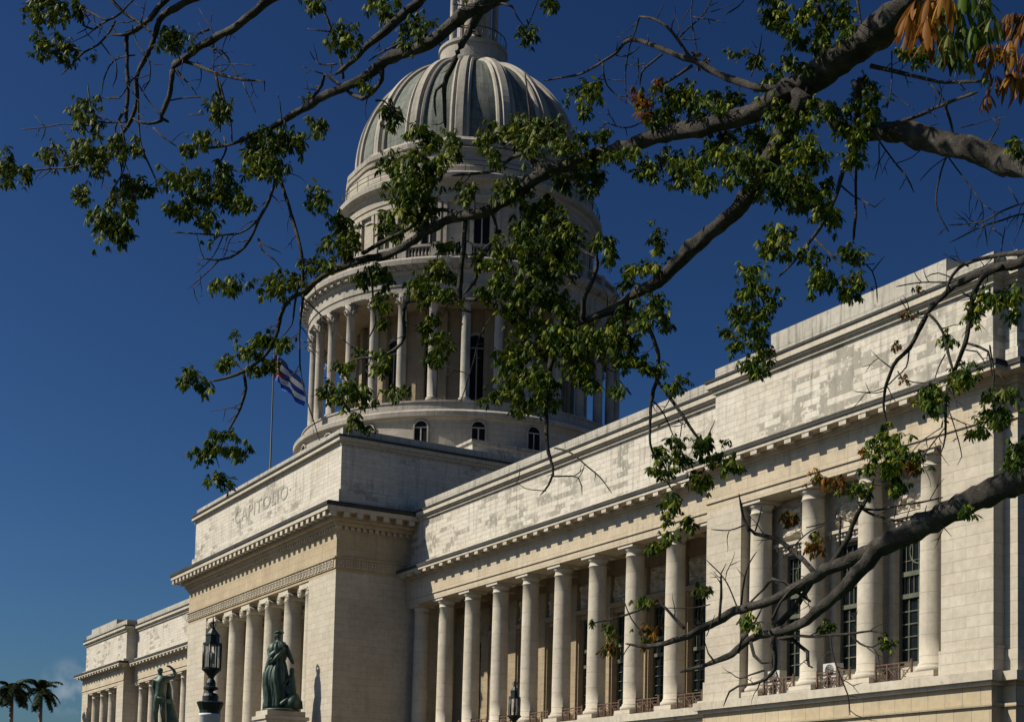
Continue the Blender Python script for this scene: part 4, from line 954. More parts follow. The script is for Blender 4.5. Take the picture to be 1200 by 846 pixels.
SUB = {
 'A': [[(425,305,7),(385,320,7),(358,340,7),(338,352,6),(330,368,6),(325,388,6),(317,408,5),(305,422,5),(285,435,5),(265,443,4),(246,447,3)],
       [(285,437,4.5),(288,455,4.5),(284,472,4),(278,486,3.5),(270,500,3),(260,520,2.5),(253,535,2),(257,548,1.5)],
       [(356,345,4),(352,375,3),(351,405,2.5),(353,440,2),(360,470,1.7),(368,495,1.5),(374,515,1.2)],
       [(318,150,4),(322,185,5),(330,215,5),(341,250,5),(350,282,5),(354,305,5),(355,340,5)],
       [(326,200,4),(315,235,4.5),(303,258,4.5),(297,272,4),(287,290,4),(270,302,3.5),(257,305,3),(232,302,2)],
       [(303,258,3),(282,273,3),(250,275,2.5),(200,272,1.8)],[(257,305,2),(240,322,1.6),(220,339,1.3)],[(262,275,2),(250,300,1.5),(229,321,1.2)],
       [(303,280,3.5),(307,293,2.5),(322,305,2),(331,317,1.6)],
       [(425,297,6),(445,285,6),(475,270,6),(507,249,5.5),(525,247,5.5),(545,254,6)],
       [(546,256,7),(543,290,7),(540,320,7),(539,345,7),(541,362,6),(552,366,4)],
       [(586,270,6),(572,290,6),(562,312,6),(556,330,5),(543,345,4)],
       [(567,352,5),(540,350,5),(512,351,5),(490,352,5),(476,356,5),(473,375,5),(474,395,5),(463,409,4.5),(445,418,4),(425,419,3.5),(412,422,2)],
       [(432,312,3),(436,335,3),(437,355,3),(440,378,2.5),(430,400,2)],
       [(637,205,7),(628,190,7),(612,180,6),(600,185,5),(580,200,4),(560,203,4),(530,206,3)],
       [(640,200,5),(618,182,4.5),(605,165,3.5)],[(640,203,7),(624,195,4),(622,150,3),(618,110,2.5),(615,85,2)],
       [(352,346,3),(375,368,2),(395,390,2),(410,405,1.6)],
       [(350,330,3),(345,360,3),(342,380,2.5),(330,395,2)],
       [(302,283,1.8),(320,292,1.8),(330,297,1.2)],
       [(575,245,4),(582,268,4),(575,285,3),(560,296,3),(548,300,2)],
       [(1020,78,7),(1040,82,6),(1060,87,5.5),(1085,93,5),(1110,97,4.5),(1160,95,4)],
       [(1003,95,12),(1006,120,11),(1004,150,8),(997,175,7),(988,200,6.5),(980,228,6),(960,268,5),(940,294,4),(925,313,3),(912,325,3)],
       [(1004,165,4),(1003,200,4),(1003,245,4),(1000,282,4)],[(985,217,2.5),(1000,230,2.5),(1012,236,2),(1025,243,2)],[(1025,243,1.6),(1037,232,1.2)],
       [(955,280,3),(975,300,3),(988,315,2.5)],[(880,90,2),(890,60,1.6),(893,40,1.2)],
       [(975,60,6),(968,40,5),(960,10,4),(955,-10,4)],[(1010,40,3),(1005,0,4),(1000,-20,4)]],
 'B': [[(772,345,9),(758,365,8),(750,378,8),(735,393,7),(718,408,6),(700,425,5)],
       [(756,372,5),(765,395,6),(772,420,6),(770,443,6),(764,466,6),(762,495,4),(762,520,3.5),(770,542,3),(782,565,2.5),(797,587,2)],
       [(770,446,5),(785,466,5),(800,487,4.5),(817,512,4),(835,530,3.5)],[(766,470,2.5),(778,485,2),(790,513,1.6)],
       [(683,374,7),(684,355,7),(690,338,6),(697,322,6),(700,308,6),(699,297,5),(704,292,4)],[(699,302,4),(688,297,4),(680,290,3),(672,278,2)],
       [(650,525,2.5),(668,530,2.5),(690,548,2),(704,560,1.8),(717,578,1.4)],[(648,558,2.5),(678,560,2),(682,580,1.6)],[(640,575,1.5),(615,572,1.2),(600,560,1)],
       [(700,415,2.5),(708,430,2),(722,437,1.5)],[(540,470,1.6),(550,440,1.6),(556,420,2),(562,395,2),(575,372,2)],
       [(771,500,1.6),(785,490,1.3)],[(797,512,1.6),(800,490,1.2)],[(830,510,1.8),(838,493,1.4)],
       [(690,372,3),(702,375,2),(730,340,1.5)]],
 'C': [[(447,82,8),(447,94,7),(437,107,6.5),(425,116,6),(413,111,5.5),(402,104,5)],
       [(402,102,5),(388,92,5),(380,87,5),(377,100,5),(368,113,5),(350,130,4)],
       [(402,92,4),(400,75,4),(392,50,4),(385,25,4),(373,3,3),(365,-12,3)],[(395,75,2.5),(373,75,2),(363,60,1.5)],[(390,38,2.5),(375,36,2),(360,34,1.5)],
       [(580,-5,12),(566,10,12),(552,33,11),(540,55,9),(528,82,8),(521,100,7),(521,130,5.5),(522,150,5)],[(521,98,4),(511,106,4),(509,125,4),(511,137,3)],
       [(552,34,8),(563,43,6)],[(440,118,3),(450,118,2.5),(460,130,2),(475,140,2)],
       [(600,8,3),(585,4,3),(560,8,2),(530,5,2)],[(600,8,2),(607,22,2),(615,32,2)],[(632,-5,2),(625,15,1.5),(617,35,1.5)],
       [(272,170,2),(270,140,2.5),(262,115,3),(257,95,4)],[(262,160,2),(265,175,3),(255,195,2)],
       [(330,143,1.5),(328,120,1.5),(325,108,1)],[(490,35,4),(470,50,3),(447,62,2.5),(432,72,2)],
       [(498,60,3),(496,45,2),(510,30,1.5)]],
 'I': [[(215,72,5),(235,79,5),(252,86,4.5),(275,92,4),(300,95,3.5)],[(300,95,2.5),(310,96,2),(310,108,1.5)],
       [(252,86,4.5),(257,105,4),(258,130,3.5),(258,155,3)],[(205,80,3),(215,92,2.5),(225,103,2),(231,112,1.5)],
       [(190,141,5),(175,145,4),(162,143,4),(155,138,4)],[(180,150,3),(190,160,2.5),(207,172,2)],[(258,85,2),(270,75,2),(262,62,2),(250,53,2)],
       [(245,35,3),(235,38,2.5),(226,47,2)],[(250,85,2),(250,40,1.6),(240,22,1.4),(233,10,1.2)],
       [(285,97,2),(293,118,1.6),(300,133,1.4)],[(248,55,2.2),(268,72,2),(277,88,2),(283,95,1.8)],
       [(200,118,2),(215,115,2),(235,114,2),(245,117,1.5)],[(222,135,1.6),(240,134,1.6)]],
 'J': [[(182,42,4),(165,28,4),(145,15,4.5),(128,-3,5)],[(172,65,2.5),(160,50,2),(155,30,2)],
       [(163,85,2),(150,100,2),(140,115,2),(120,115,1.5)],[(158,65,2),(140,68,2),(128,78,2),(120,100,2),(119,112,1.5)],[(118,50,2),(128,63,2),(136,75,2),(136,92,2),(132,102,1.5)],
       [(162,120,2.5),(163,150,2.5),(167,175,2.5),(178,200,2.5),(190,228,2)],[(145,130,2),(135,150,2.5),(140,185,2),(145,215,2)],
       [(103,100,2),(107,130,2),(118,165,2),(125,185,2)],[(155,142,3),(135,144,2.5),(118,143,2.5),(103,138,2)],
       [(165,62,2),(175,72,2),(175,95,2),(168,107,1.5)],[(160,95,2),(175,120,2),(190,138,1.5)],
       [(150,170,2),(145,200,2),(130,225,2)],[(118,190,2),(122,205,1.5),(118,222,1.5)],[(100,190,2),(80,197,2.5),(60,198,2.5),(40,200,2.5),(25,202,2)],[(62,198,1.8),(46,210,1.5)],
       [(108,147,2),(95,148,2),(75,145,2),(55,149,1.8),(25,152,1.5)],[(53,149,1.5),(46,142,1.3),(40,135,1.2)],[(53,149,1.5),(52,158,1.3),(48,166,1.2)],
       [(105,180,3),(85,165,2),(70,150,2)]],
 'K': [[(149,41,4),(135,41,4),(133,33,3)],[(150,130,3),(140,140,3),(146,165,2.5),(143,195,2),(140,225,2)],
       [(140,17,2.5),(120,28,3),(110,35,3),(97,30,2.5),(100,11,2.5)],[(135,25,3),(128,38,3),(115,53,3),(98,62,3),(85,75,2.5),(72,88,2)],[(97,11,3),(110,17,3),(125,24,3),(140,17,3),(150,6,2.5),(165,-8,2)],
       [(95,11,2),(105,25,2),(100,35,2),(90,40,1.6)],[(65,25,1.2),(64,45,1.2)],[(95,60,2),(85,55,1.5)]],
 'E': [[(1040,146,5),(1060,142,5.5),(1080,134,5.5),(1100,125,5),(1120,117,4.5),(1145,108,4)],[(1108,125,4.5),(1113,140,4),(1118,163,3.5)],
       [(1110,125,2.5),(1100,108,2.5),(1088,98,2.5)],[(1150,178,3),(1160,165,2.5),(1170,148,2),(1171,133,1.6)],[(1125,150,1.6),(1145,145,1.6),(1170,136,1.4)],
       [(1110,183,2.5),(1103,200,2.5),(1097,230,2.5),(1100,250,2.2),(1112,272,1.8)],[(1111,184,2),(1125,203,2),(1138,220,1.8),(1151,240,1.5),(1152,262,1.3)],
       [(1110,184,1.6),(1092,197,1.6),(1078,212,1.4)],[(1030,165,2.5),(1048,190,2.5),(1063,208,2.2),(1071,226,2)],[(1049,192,1.6),(1068,185,1.5),(1082,173,1.3)],
       [(1030,168,1.8),(1030,190,1.6),(1025,212,1.4)],[(1075,145,2.5),(1080,150,2),(1100,145,1.6)],
       [(1045,60,2),(1045,90,2),(1043,115,1.6),(1037,125,1.3)],[(1045,110,1.5),(1060,120,1.3),(1072,131,1.2)]],
 'F': [[(975,660,10),(984,646,8),(995,628,7),(1002,608,6.5),(1010,594,6),(1018,578,5),(1024,560,4)],[(1011,596,4),(1030,597,3.5),(1055,592,3),(1080,588,3),(1105,583,2.5)],
       [(1012,597,4),(1025,604,4),(1040,608,3.5),(1060,611,3)],[(984,655,4),(984,630,3.5),(985,605,3)],
       [(955,672,8),(942,656,7),(928,645,7),(912,633,6),(897,628,6),(885,625,5.5),(877,618,5)],[(878,622,5),(872,608,4),(868,590,3),(866,578,2)],
       [(875,614,2),(855,621,2),(833,620,1.6)],[(885,622,2.5),(890,605,2),(893,592,1.5)],
       [(802,736,5),(790,724,4.5),(780,712,4),(770,703,4)],[(770,703,4),(762,708,4),(750,714,3.5),(735,720,3),(712,726,2.5),(690,731,2)],
       [(842,729,4),(845,700,4),(845,672,3)],[(868,716,3),(871,685,3),(878,660,2),(887,646,1.5)],[(866,716,2.4),(850,680,2),(828,656,1.8)],
       [(845,672,2),(851,660,1.5)],[(760,750,2),(740,725,2),(730,700,1.5)],[(905,725,5),(915,705,4),(928,690,3.5),(940,683,3)],
       [(960,668,4),(940,700,8),(922,722,10),(905,738,9)],[(918,680,4),(935,694,5),(950,705,5)],[(872,712,3),(895,690,3.5),(905,678,5),(918,682,5)],
       [(832,708,1.6),(810,712,1.6),(780,712,1.2)],[(828,745,1.5),(838,720,1.5)],[(945,618,1.6),(970,612,1.6),(984,606,2)],
       [(1082,607,1.8),(1086,592,1.5)],[(1095,606,1.8),(1106,618,1.6),(1115,628,1.2)],[(930,640,2),(950,622,2),(990,606,1.6)],
       [(1048,607,1.4),(1052,585,1.2)],[(1062,608,1.4),(1068,590,1.2)]],
 'F2': [[(905,745,8),(907,765,7),(908,783,6),(898,795,5),(883,801,4),(866,803,3.5),(855,810,3),(848,827,2)],
        [(880,752,5),(884,768,4.5),(893,777,4),(905,776,2)],[(895,785,3),(880,790,2.5),(868,795,2),(862,792,1.5)],
        [(912,748,5),(933,745,4.5),(955,746,4),(972,744,4),(1000,742,3.5),(1020,739,3),(1038,742,2.5)],
        [(915,747,7),(928,748,6),(938,757,5.5),(946,763,5.5),(946,772,4.5),(948,780,3.5),(953,782,2)],
        [(998,744,3),(1008,754,3),(1022,758,2.5),(1034,752,2)],[(1016,758,2),(1025,765,1.8),(1033,769,1.4)],
        [(973,745,2.5),(975,762,2.5),(980,780,2.2),(989,802,2),(994,815,2),(996,838,1.8)],
        [(838,776,3),(830,765,2.5),(826,752,2)],[(865,765,4),(868,752,4),(876,742,3),(885,728,3),(893,712,2.5)],[(870,745,2),(862,765,2),(850,772,1.5)],
        [(905,743,3),(893,728,2),(885,730,2)],[(942,775,1.2),(952,783,1)]],
 'G': [[(1175,312,8),(1158,320,8),(1147,331,8),(1140,350,7.5),(1135,385,7),(1128,410,6.5),(1118,435,5.5),(1110,455,4.5),(1108,480,4),(1108,510,3),(1103,530,2)],
       [(1240,290,10),(1200,296,8),(1165,300,6),(1130,310,5),(1115,325,4.5),(1108,345,4)],[(1112,331,2.5),(1080,331,2),(1050,336,1.6)],
       [(1088,368,4),(1098,378,4),(1106,392,4),(1108,400,3)],[(1066,408,2.5),(1062,430,2.2),(1050,442,2),(1035,455,1.8),(1015,460,1.6),(1000,458,1.2)],
       [(1046,432,2),(1040,428,1.8),(1030,420,1.6),(1021,411,1.3)],[(1052,435,2),(1058,444,1.8),(1070,448,1.8),(1085,448,1.6)],
       [(1108,400,4),(1113,420,4),(1117,435,4)],[(1133,402,4),(1148,407,4),(1158,412,3.5),(1161,428,3),(1163,440,2)],[(1132,410,2.5),(1145,412,2),(1155,427,1.8)],
       [(1108,415,2),(1100,430,2),(1095,445,1.6)],[(1108,500,1.8),(1085,530,2.2),(1070,550,2),(1060,560,1.5)],[(1110,475,1.8),(1120,505,1.6),(1127,535,1.5),(1122,545,1.2)],
       [(1105,500,1.6),(1080,517,1.4),(1065,535,1.2)],[(1140,350,2.5),(1128,343,2.5),(1120,338,2)],
       [(1230,255,3),(1200,251,2.8),(1175,258,2.6),(1150,266,2.4),(1130,276,2),(1112,285,1.6)],[(1230,232,3),(1200,238,2.6),(1175,247,2.4),(1150,260,2),(1112,264,1.6)],
       [(1154,265,2),(1156,278,1.8),(1157,289,1.4)],[(1193,238,1.8),(1186,225,1.6),(1181,218,1.2)],[(1180,260,1.6),(1184,250,1.5)],[(1172,300,2),(1178,265,1.5)],
       [(1125,330,2.5),(1100,320,2),(1085,325,1.5)],[(1135,312,2.5),(1120,305,2),(1105,297,1.6)],
       [(1160,405,2.5),(1165,440,2.2),(1163,460,1.8)],[(1088,370,1.8),(1070,372,1.5),(1055,350,1.4)],[(1000,310,2),(1015,310,2),(1022,318,2),(1027,335,1.8),(1028,355,1.4)],[(1022,318,1.8),(1030,308,1.5),(1037,300,1.2)]],
 'Q': [[(812,72,5),(803,60,4.8),(793,45,4.5),(780,30,4),(762,21,3.5),(750,20,3),(745,35,2.5),(738,55,2),(733,85,2),(734,120,1.6)],
       [(812,77,4.5),(795,88,4),(778,98,3.5),(760,105,3)],[(793,48,2.5),(805,35,2.5),(820,22,2.2),(830,8,2),(836,-6,2)],[(812,-6,2),(810,18,2),(813,40,2),(817,60,1.6)],
       [(776,64,3.5),(762,75,3),(752,85,3),(750,100,2.5)],[(706,72,2.5),(709,95,2.2),(718,108,2),(735,122,1.6)],[(720,65,2),(735,66,2),(750,55,1.6)],
       [(770,22,1.6),(779,2,1.4)],[(812,20,1.6),(830,23,1.6),(850,27,1.2)],[(796,46,2),(815,47,1.6),(821,45,1.2)],[(705,73,2),(697,65,1.6)],[(722,60,1.8),(725,48,1.5)],
       [(748,68,1.6),(748,90,1.5),(745,100,1.4)],[(760,50,1.5),(759,40,1.2)],[(757,140,2),(745,147,2),(730,150,2),(706,142,1.6)],[(733,150,1.8),(735,160,1.5)],
       [(850,17,2),(865,8,2),(875,-4,1.6)],[(700,93,1.6),(733,95,1.5)]],
}
for key, pts in MAIN.items():
    m = MB(); limb(m, pts, 0, 20 if key in 'ABCEFG' else 12, .35, twigs=.6)
    lo = m.build('limb', M['bark'], tree)
    m = MB()
    for q in SUB.get(key, []):
        if max(w for _, _, w in q) >= 4:
            mm = MB(); limb(mm, q, rt.uniform(-.12, .12), 7, .3, twigs=1.7); mm.build('branch', M['bark'], lo)
        else: limb(m, q, rt.uniform(-.12, .12), 6, .3, twigs=1.6)
    limb_t = MB()
    if m.v: m.build('twigs', M['bark'], lo)['kind'] = 'stuff'
# trunk out of frame to the right, all limbs grow from it
m = MB(); tb = TREEO; T = []
for (u, v, w) in [(1560, 1010, 200), (1560, 900, 150), (1562, 760, 135), (1568, 600, 125), (1570, 470, 115), (1565, 340, 105), (1560, 150, 100), (1558, -60, 95), (1560, -230, 80), (1600, -420, 50), (1560, -600, 20)]:
    T.append((P3(u, v), w*.5*DD(1500)/FPX))
m.tube([p for p, r in T], [r for p, r in T], 20)
for k in range(6):
    a = k*1.05; m.tube([T[1][0]+Vector((0, 0, .9)), Vector((T[1][0].x+.9*math.cos(a), T[1][0].y+.9*math.sin(a), .35)), Vector((T[1][0].x+1.7*math.cos(a), T[1][0].y+1.7*math.sin(a), -.1))], [.35, .3, .1], 8)
m.build('trunk', M['bark'], tree)

CL = """45 12 14 18;65 15 16 14;90 12 8 14;50 52 12 18;76 58 13 18;205 48 17 17;110 68 5 6;112 120 5 4;97 135 17 17 y;113 147 8 10 y;60 180 15 12 y;85 185 12 14;105 178 17 18 y;115 195 10 12 y;138 172 18 14 y;160 175 10 12 y;8 200 16 20;32 205 7 11;97 232 11 14;116 258 11 14;131 265 17 20;147 275 10 11;155 218 16 14 y;170 222 11 12;135 232 9 10 y;152 245 9 14;258 128 15 17;235 162 15 11 y;220 175 9 8;262 200 11 11;213 210 20 12;240 225 26 24;215 245 18 13;270 232 16 18;242 262 13 15;296 168 12 14;312 168 20 18;332 162 16 16;350 168 10 12;372 148 11 13 y;307 190 17 18;325 197 13 16;295 192 9 14;290 240 13 11;268 335 20 12;327 335 22 14;345 330 10 10;372 235 16 13;367 308 16 10;386 312 8 8;400 265 14 14;395 285 16 13;413 282 11 16;404 300 12 8;470 215 20 18;488 228 18 22;500 205 16 14;470 245 15 16;455 262 12 12;490 255 15 13;464 275 12 10;505 240 10 14;460 135 13 17;460 193 13 15;490 155 13 10;507 165 15 13;530 165 12 11;488 185 15 13 y;514 190 15 13;535 180 8 9;570 162 14 16;592 155 14 13;577 185 13 9;545 225 12 14 y;590 225 14 13;525 290 12 9;507 310 13 8;516 325 17 11;490 330 13 8;425 325 13 13;441 322 12 12;452 325 9 9;449 354 11 13;448 378 8 8;495 340 19 12;520 345 15 9;560 305 13 11;590 300 15 18;586 330 17 16;570 345 13 11;500 385 9 10;515 402 15 13;510 420 13 10;506 375 9 9;405 430 13 7;410 455 15 13;425 465 15 13;398 468 12 9;380 460 12 11;421 412 10 6 y;445 430 11 11;446 415 9 7;466 460 13 9 y;416 492 8 11 y;427 505 9 6;680 105 13 9;695 108 13 11;686 130 11 11;666 118 7 6;610 145 13 13 y;630 150 15 13 y;650 155 17 15 y;625 172 19 13 y;660 175 17 11 y;612 168 13 9 y;680 165 13 11;707 160 11 8;716 185 11 8;736 180 13 8;692 190 12 12;625 250 18 18;650 265 19 19;665 282 20 20;636 285 20 18;610 272 13 18;650 302 20 15;616 302 15 15;640 316 20 15;665 312 15 13;608 222 13 14;660 212 15 9;680 205 13 11;700 212 9 15;690 222 10 9;640 237 13 8;702 285 12 9;715 288 9 11;712 303 9 9;770 288 10 15;765 262 4 4;745 315 13 9;765 315 14 8;736 332 11 8;781 305 7 8;615 342 22 18;645 347 19 17;660 367 15 17;620 376 20 18;650 392 20 17;600 362 14 14;690 396 18 16;670 411 17 13;735 366 17 15;765 360 15 14;780 376 9 12;750 381 15 11;720 386 15 13;736 401 15 9;595 421 15 14;615 411 17 16;640 406 17 16;620 441 19 16;598 452 14 13;641 446 17 13;575 465 11 9;600 458 13 12;615 475 17 11;640 471 17 13;605 480 7 6 y;665 401 17 18;680 430 15 15;700 402 20 17;690 450 13 11;720 392 17 15;726 422 14 12;725 457 12 9;738 398 12 12;740 421 15 11;755 431 13 9;770 431 9 8;790 452 11 9;803 446 8 6;772 530 9 9;795 520 11 11;795 541 13 10;827 517 10 8;818 526 8 9;840 538 15 9;855 546 13 9;850 520 8 5;823 563 14 11;775 552 12 11;870 551 11 5;787 588 10 12;781 605 8 9;765 640 10 8;785 630 10 9;807 615 9 10;825 690 9 8;752 705 11 7 y;760 742 13 11 o;715 740 8 10 y;715 758 8 11 o;693 731 6 5;875 728 8 9;886 736 8 6;926 608 10 9 o;954 636 11 12 o;1005 572 17 9;1013 586 6 8;1050 572 15 9;1133 600 11 8;970 733 9 8;1040 752 9 8;1040 515 18 15;1030 530 15 14;1055 530 13 13;1045 548 14 9;1018 546 8 13;1010 530 6 8 o;1070 540 15 11 y;1060 547 14 9 o;957 560 8 8 o;980 565 12 8 o;1090 465 17 14;1096 480 15 11;1130 441 15 13;1125 452 11 8;1060 446 7 7 o;1050 407 6 8 o;1110 400 10 11;1160 490 18 13;1176 490 14 11;1146 506 11 9;1180 460 19 8 y;1163 466 12 7;1192 530 12 18;1186 548 10 12;905 215 17 18;925 225 18 18;945 240 20 15;965 245 15 13;975 262 11 9;922 200 17 12;940 215 18 16;956 228 13 11;970 215 9 8;905 280 12 15;921 275 13 9;905 297 9 8;922 295 8 9;950 300 15 11;961 320 13 13;955 337 13 9;970 330 11 9;995 296 13 9;1003 304 9 8;1000 330 14 11;990 342 10 8;1005 343 8 8;880 320 13 13;872 342 10 10;886 341 13 11;890 366 17 13;865 371 13 13;855 391 13 9;886 391 15 11;896 411 13 13;880 426 13 11;865 406 13 9;905 351 11 13;898 293 7 11;888 432 13 9;1155 350 17 11;1175 350 15 11;1140 366 13 11;1190 352 9 15;1186 370 8 8;1076 340 8 5 o;1065 370 8 5 o;910 20 15 17;926 35 13 11;945 15 17 13;965 35 13 13;985 15 13 18;991 32 9 15;940 50 11 9;960 52 11 9;925 75 13 9 y;945 80 11 6;905 95 15 13;921 105 13 9;905 130 19 17;930 140 20 18;950 125 18 11;975 130 13 11;920 165 20 17;945 176 17 17;905 181 19 17;960 190 13 11;1015 100 11 13;1025 116 11 13;1020 136 11 13;1000 122 11 11;990 150 11 13;1005 166 11 15;1000 186 11 11;1012 150 9 11;1080 65 15 11;1065 62 12 10;1190 172 9 10;790 115 17 15;805 110 15 13;780 135 17 13;820 126 15 15;766 145 10 8;840 115 13 9;860 118 13 11;845 128 12 8;755 120 13 15 o;770 100 9 8 o;815 65 6 4 o;826 76 7 6 o;855 65 8 6 y;870 62 8 5 y;887 70 8 9 y;760 195 15 9;786 190 18 13;811 196 18 16;836 176 18 15;851 161 17 11;861 186 20 17;886 161 17 17;886 191 18 15;762 208 13 8;801 211 17 11;831 215 15 9;861 211 18 9;891 215 15 15;898 20 8 15;645 5 10 10;617 42 10 13;368 5 11 9;405 45 16 17;445 5 17 10;451 20 15 8;487 35 18 17;478 52 13 10;427 98 9 9;360 115 6 5;55 -8 18 12;912 -8 18 12;960 -10 18 12;205 245 12 10;225 440 13 9;213 448 9 7;238 454 11 8;265 427 13 9;290 410 15 9;305 402 13 9;320 398 11 8;304 432 14 8;316 425 10 8;332 402 11 10;275 394 6 8;238 530 14 12;252 522 10 9;262 507 15 5;280 528 15 10;255 562 15 9;265 572 9 6"""
groups = {}
def leaflet(mb, base, d, side, nrm, L, w, tint, droop, K=4, curl=0.):
    """one pointed leaflet, folded a little along its midrib and bent down"""
    ws = (.08, .8, 1., .0) if K == 4 else [.06+1.06*math.sin(math.pi*min(1, (k/(K-1))**1.35))**.8*(1 if k < K-1 else 0) for k in range(K)]
    p = base.copy(); dd = d.copy(); mid = []; f = 1/(K-1)
    for k in range(K):
        mid.append((p.copy(), dd.copy())); dd = (dd+Vector((0, 0, -droop*f))+side*curl*f).normalized(); p = p+dd*L*f
    vs = []
    for (q, e), wk in zip(mid, ws):
        s = side*w*wk; up = nrm*(w*.28*wk)
        vs += [tuple(q-s+up), tuple(q), tuple(q+s+up)]
    fs = []
    for k in range(K-1): a = 3*k; fs += [(a, a+1, a+4, a+3), (a+1, a+2, a+5, a+4)]
    mb.add(vs, fs, tint=tint, smooth=K > 4)
def palmate(mb, c, rad, rnd, tone, axis=None, n=None, K=4):
    ax = axis or Vector((rnd.uniform(-.9, .9), rnd.uniform(-.9, .9), rnd.uniform(.3, 1.))).normalized()
    a1 = ax.cross(Vector((.2, .5, .31))).normalized(); a2 = ax.cross(a1)
    n = n or rnd.choice((5, 6, 7)); ph = rnd.uniform(0, 6.28)
    for k in range(n):
        t = ph+2*math.pi*k/n*.92+rnd.uniform(-.12, .12)
        d = (a1*math.cos(t)+a2*math.sin(t)); sd = ax.cross(d).normalized()
        d = (d-ax*rnd.uniform(.1, .45)+Vector((0, 0, -rnd.uniform(.3, 1.0)))).normalized(); sd = (sd-d*sd.dot(d)).normalized()
        L = rad*rnd.uniform(.6, 1.12)
        leaflet(mb, c+d*rad*.08, d, sd, sd.cross(d), L, L*rnd.uniform(.125, .18)*(1 if K == 4 else .55), min(1, max(0, tone+rnd.uniform(-.18, .18))), rnd.uniform(.4, 1.1) if K == 4 else rnd.uniform(1.2, 2.6), K, 0 if K == 4 else rnd.uniform(-.5, .5))
SHADE_LEAF_CUT = -.03
LM = {'g': 'leaf', 'y': 'leafy', 'o': 'leafo'}
for ent in CL.split(';'):
    q = ent.split(); u, v, rx, ry = map(float, q[:4]); kind = q[4] if len(q) > 4 else 'g'
    if rx < 2: continue
    gk = (int((u+40)//95), int((v+40)//85), kind if kind == 'o' else 'g'); groups.setdefault(gk, []).append((u, v, rx, ry, kind))
comps = []
for gk, cl in groups.items():                        # clumps that touch belong together
    left = list(cl)
    while left:
        comp = [left.pop()]; grew = True
        while grew:
            grew = False
            for c in list(left):
                if any(math.hypot((c[0]-d[0])/(c[2]+d[2]), (c[1]-d[1])/(c[3]+d[3])) < .95 for d in comp): comp.append(c); left.remove(c); grew = True
        comps.append(comp)
comps.sort(key=lambda c: -sum(q[2]*q[3] for q in c))
comps = comps[:98]+[sum(comps[98:], [])]
for ci, cl in enumerate(comps):
    if not cl: continue
    mb = {k: None for k in 'gyo'}; m = MB()
    for (u, v, rx, ry, kind) in cl:
        rnd = random.Random(int(u*31+v*17)); area = rx*ry
        n = max(6, int(area*.21)+4); lr = 9.4 if area > 60 else 5.5
        offd = rnd.uniform(-.5, .5)
        for i in range(n):
            a = rnd.uniform(0, 6.283); r = rnd.random()**.6
            x = u+rx*max(-1.5, min(1.5, rnd.gauss(0, .52))); y = v+ry*max(-1.3, min(1.6, rnd.gauss(0, .52)))-2.5
            c = P3(x, y, offd+rnd.gauss(0, .16)*(rx/14))
            nf = len(m.f); palmate(m, c, lr*rnd.uniform(.55, 1.2)*DD(u)/FPX*1.08, rnd, rnd.uniform(0, 1))
            mi = {'g': 0, 'y': 1, 'o': 2}[kind if rnd.random() < .85 else ('g' if kind != 'g' else 'y')]
            for k in range(nf, len(m.f)): m.mi[k] = mi
            if rnd.random() < .5:                     # leaf stalk back to the middle of the clump
                nf = len(m.f); m.tube([c, P3(u+(x-u)*.3, v+(y-v)*.3+1, offd)], .0045, 3); m.t += [.5]*(len(m.f)-nf)
                for k in range(nf, len(m.f)): m.mi[k] = 0
    lc = m.build('leaf_cluster' if ci < 98 else 'small_leaf_tufts', [M['leaf'], M['leafy'], M['leafo']], tree)
    if ci >= 98: lc['kind'] = 'stuff'
# unseen crown foliage added on the sunny side to dapple the limbs with shade
def px(p):
    q = p-CAM; z = q.dot(FW); return PPX+FPX*q.dot(RT)/z, PPY-FPX*q.dot(UP)/z
cr = random.Random(4); crown = MB(); hubs = []
for gu in range(-60, 1420, 62):
    for gv in range(-60, 840, 62):
        u, v = gu+cr.uniform(-25, 25), gv+cr.uniform(-25, 25)
        if noise.noise(Vector((u*.006, v*.006, 2.))) < SHADE_LEAF_CUT or cr.random() < .18: continue
        p = at(u, v, DD(u)); t = 1.
        while t < 16:
            q = p+SV*t; a, b_ = px(q)
            if b_ < -75 or a < -110: break
            t += .4
        if t >= 16: continue
        q = q+SV*cr.uniform(0, 1.2); hubs.append(q)
        for i in range(13):
            c = q-TREEO+Vector((cr.gauss(0, .26), cr.gauss(0, .26), cr.gauss(0, .2)))
            palmate(crown, c, .15, cr, cr.random(), None, 6)
cro = crown.build('crown', [M['leaf']], tree); cro['kind'] = 'stuff'  # unseen leaves, put there for their shade
m = MB(); root = P3(1560, -230)
def hidden(a, b_):
    for k in range(25):
        p = a+(b_-a)*k/24+TREEO; z = (p-CAM).dot(FW)
        if z > .3:
            u, v = px(p)
            if v > -45 and -60 < u < 1260: return False
    return True
linked = [root, P3(1600, -420)]
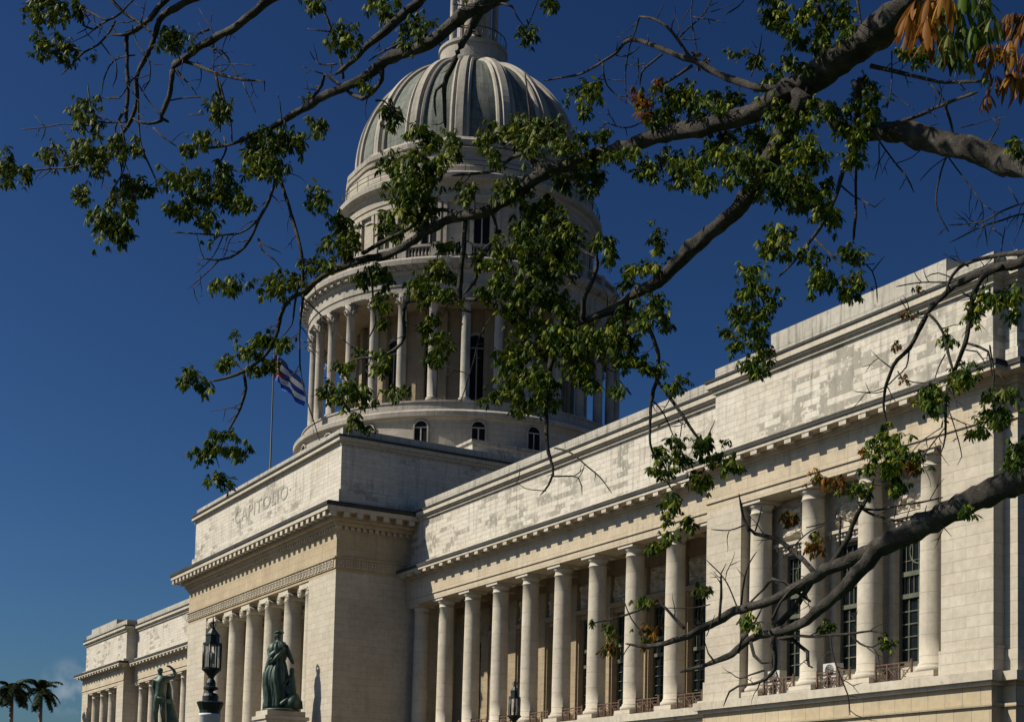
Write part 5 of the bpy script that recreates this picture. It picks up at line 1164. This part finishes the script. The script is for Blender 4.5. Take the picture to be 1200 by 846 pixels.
for q in sorted(hubs, key=lambda h: (h-TREEO-root).length):
    e = q-TREEO; near_ = min(linked, key=lambda p: (p-e).length+.35*(p-root).length)
    if hidden(near_, e):
        L = (e-root).length; m.tube([near_, (near_+e)/2+Vector((0, 0, .15)), e], [max(.015, .10-.006*L)*1.25, max(.012, .09-.006*L), max(.01, .08-.006*L)], 6); linked.append(e)
m.build('added_upper_branches', M['bark'], tree)['kind'] = 'stuff'  # unseen, added to carry the shading leaves
# near rust-coloured spray at the upper right, about six metres away
m = MB(); rnd = random.Random(5)
def near(u, v, D=5.6): return at(u, v, D)-TREEO
BIG = [(1083,6,50,'o'),(1105,22,46,'y'),(1090,-6,50,'o'),(1128,12,50,'y'),(1140,30,44,'g'),(1150,0,48,'y'),(1120,45,38,'g'),(1148,52,32,'g'),(1178,22,30,'o'),(1172,50,36,'o'),(1190,60,34,'o'),(1182,84,32,'o'),(1166,88,26,'o'),(1196,36,32,'o'),(1110,-10,44,'o'),(1200,90,34,'o'),(1130,-14,46,'g'),(1160,30,30,'g'),(1205,10,40,'o')]
for _ in (0, 1): BIG += [(u+rnd.uniform(-16, 16), v+rnd.uniform(-10, 22), L*rnd.uniform(.65, .9), k) for u, v, L, k in BIG]
for u, v, L, kind in BIG:
    D = 5.6+rnd.uniform(-.25, .25); ax = (Vector((0, 0, 1))*.75+(-FW)*rnd.uniform(.2, .9)+RT*rnd.uniform(-.5, .5)).normalized()
    nf = len(m.f); palmate(m, near(u, v, D), L*D/FPX, rnd, rnd.uniform(.1, .9), ax, 7, 10)
    for k in range(nf, len(m.f)): m.mi[k] = {'g': 0, 'y': 1, 'o': 2}[kind]
m.build('leaf_cluster', [M['leaf'], M['leafy'], M['leafo']], tree)
m = MB()
for q in ([(1300,-60,5.9),(1230,-40,5.7),(1160,-20,5.6),(1110,-5,5.6),(1085,5,5.6)], [(1230,-40,5.7),(1215,0,5.6),(1190,30,5.6),(1180,60,5.6),(1178,84,5.6)], [(1160,-20,5.6),(1150,10,5.6),(1148,40,5.6)]):
    m.tube([near(a, b_, c) for a, b_, c in q], [.016, .012, .009, .006, .004][:len(q)], 6)
m.tube([P3(1560, -420), (P3(1560, -420)+near(1400, -160, 7.))/2, near(1300, -60, 5.9)], [.06, .035, .016], 7)
m.build('twigs', M['bark'], tree)
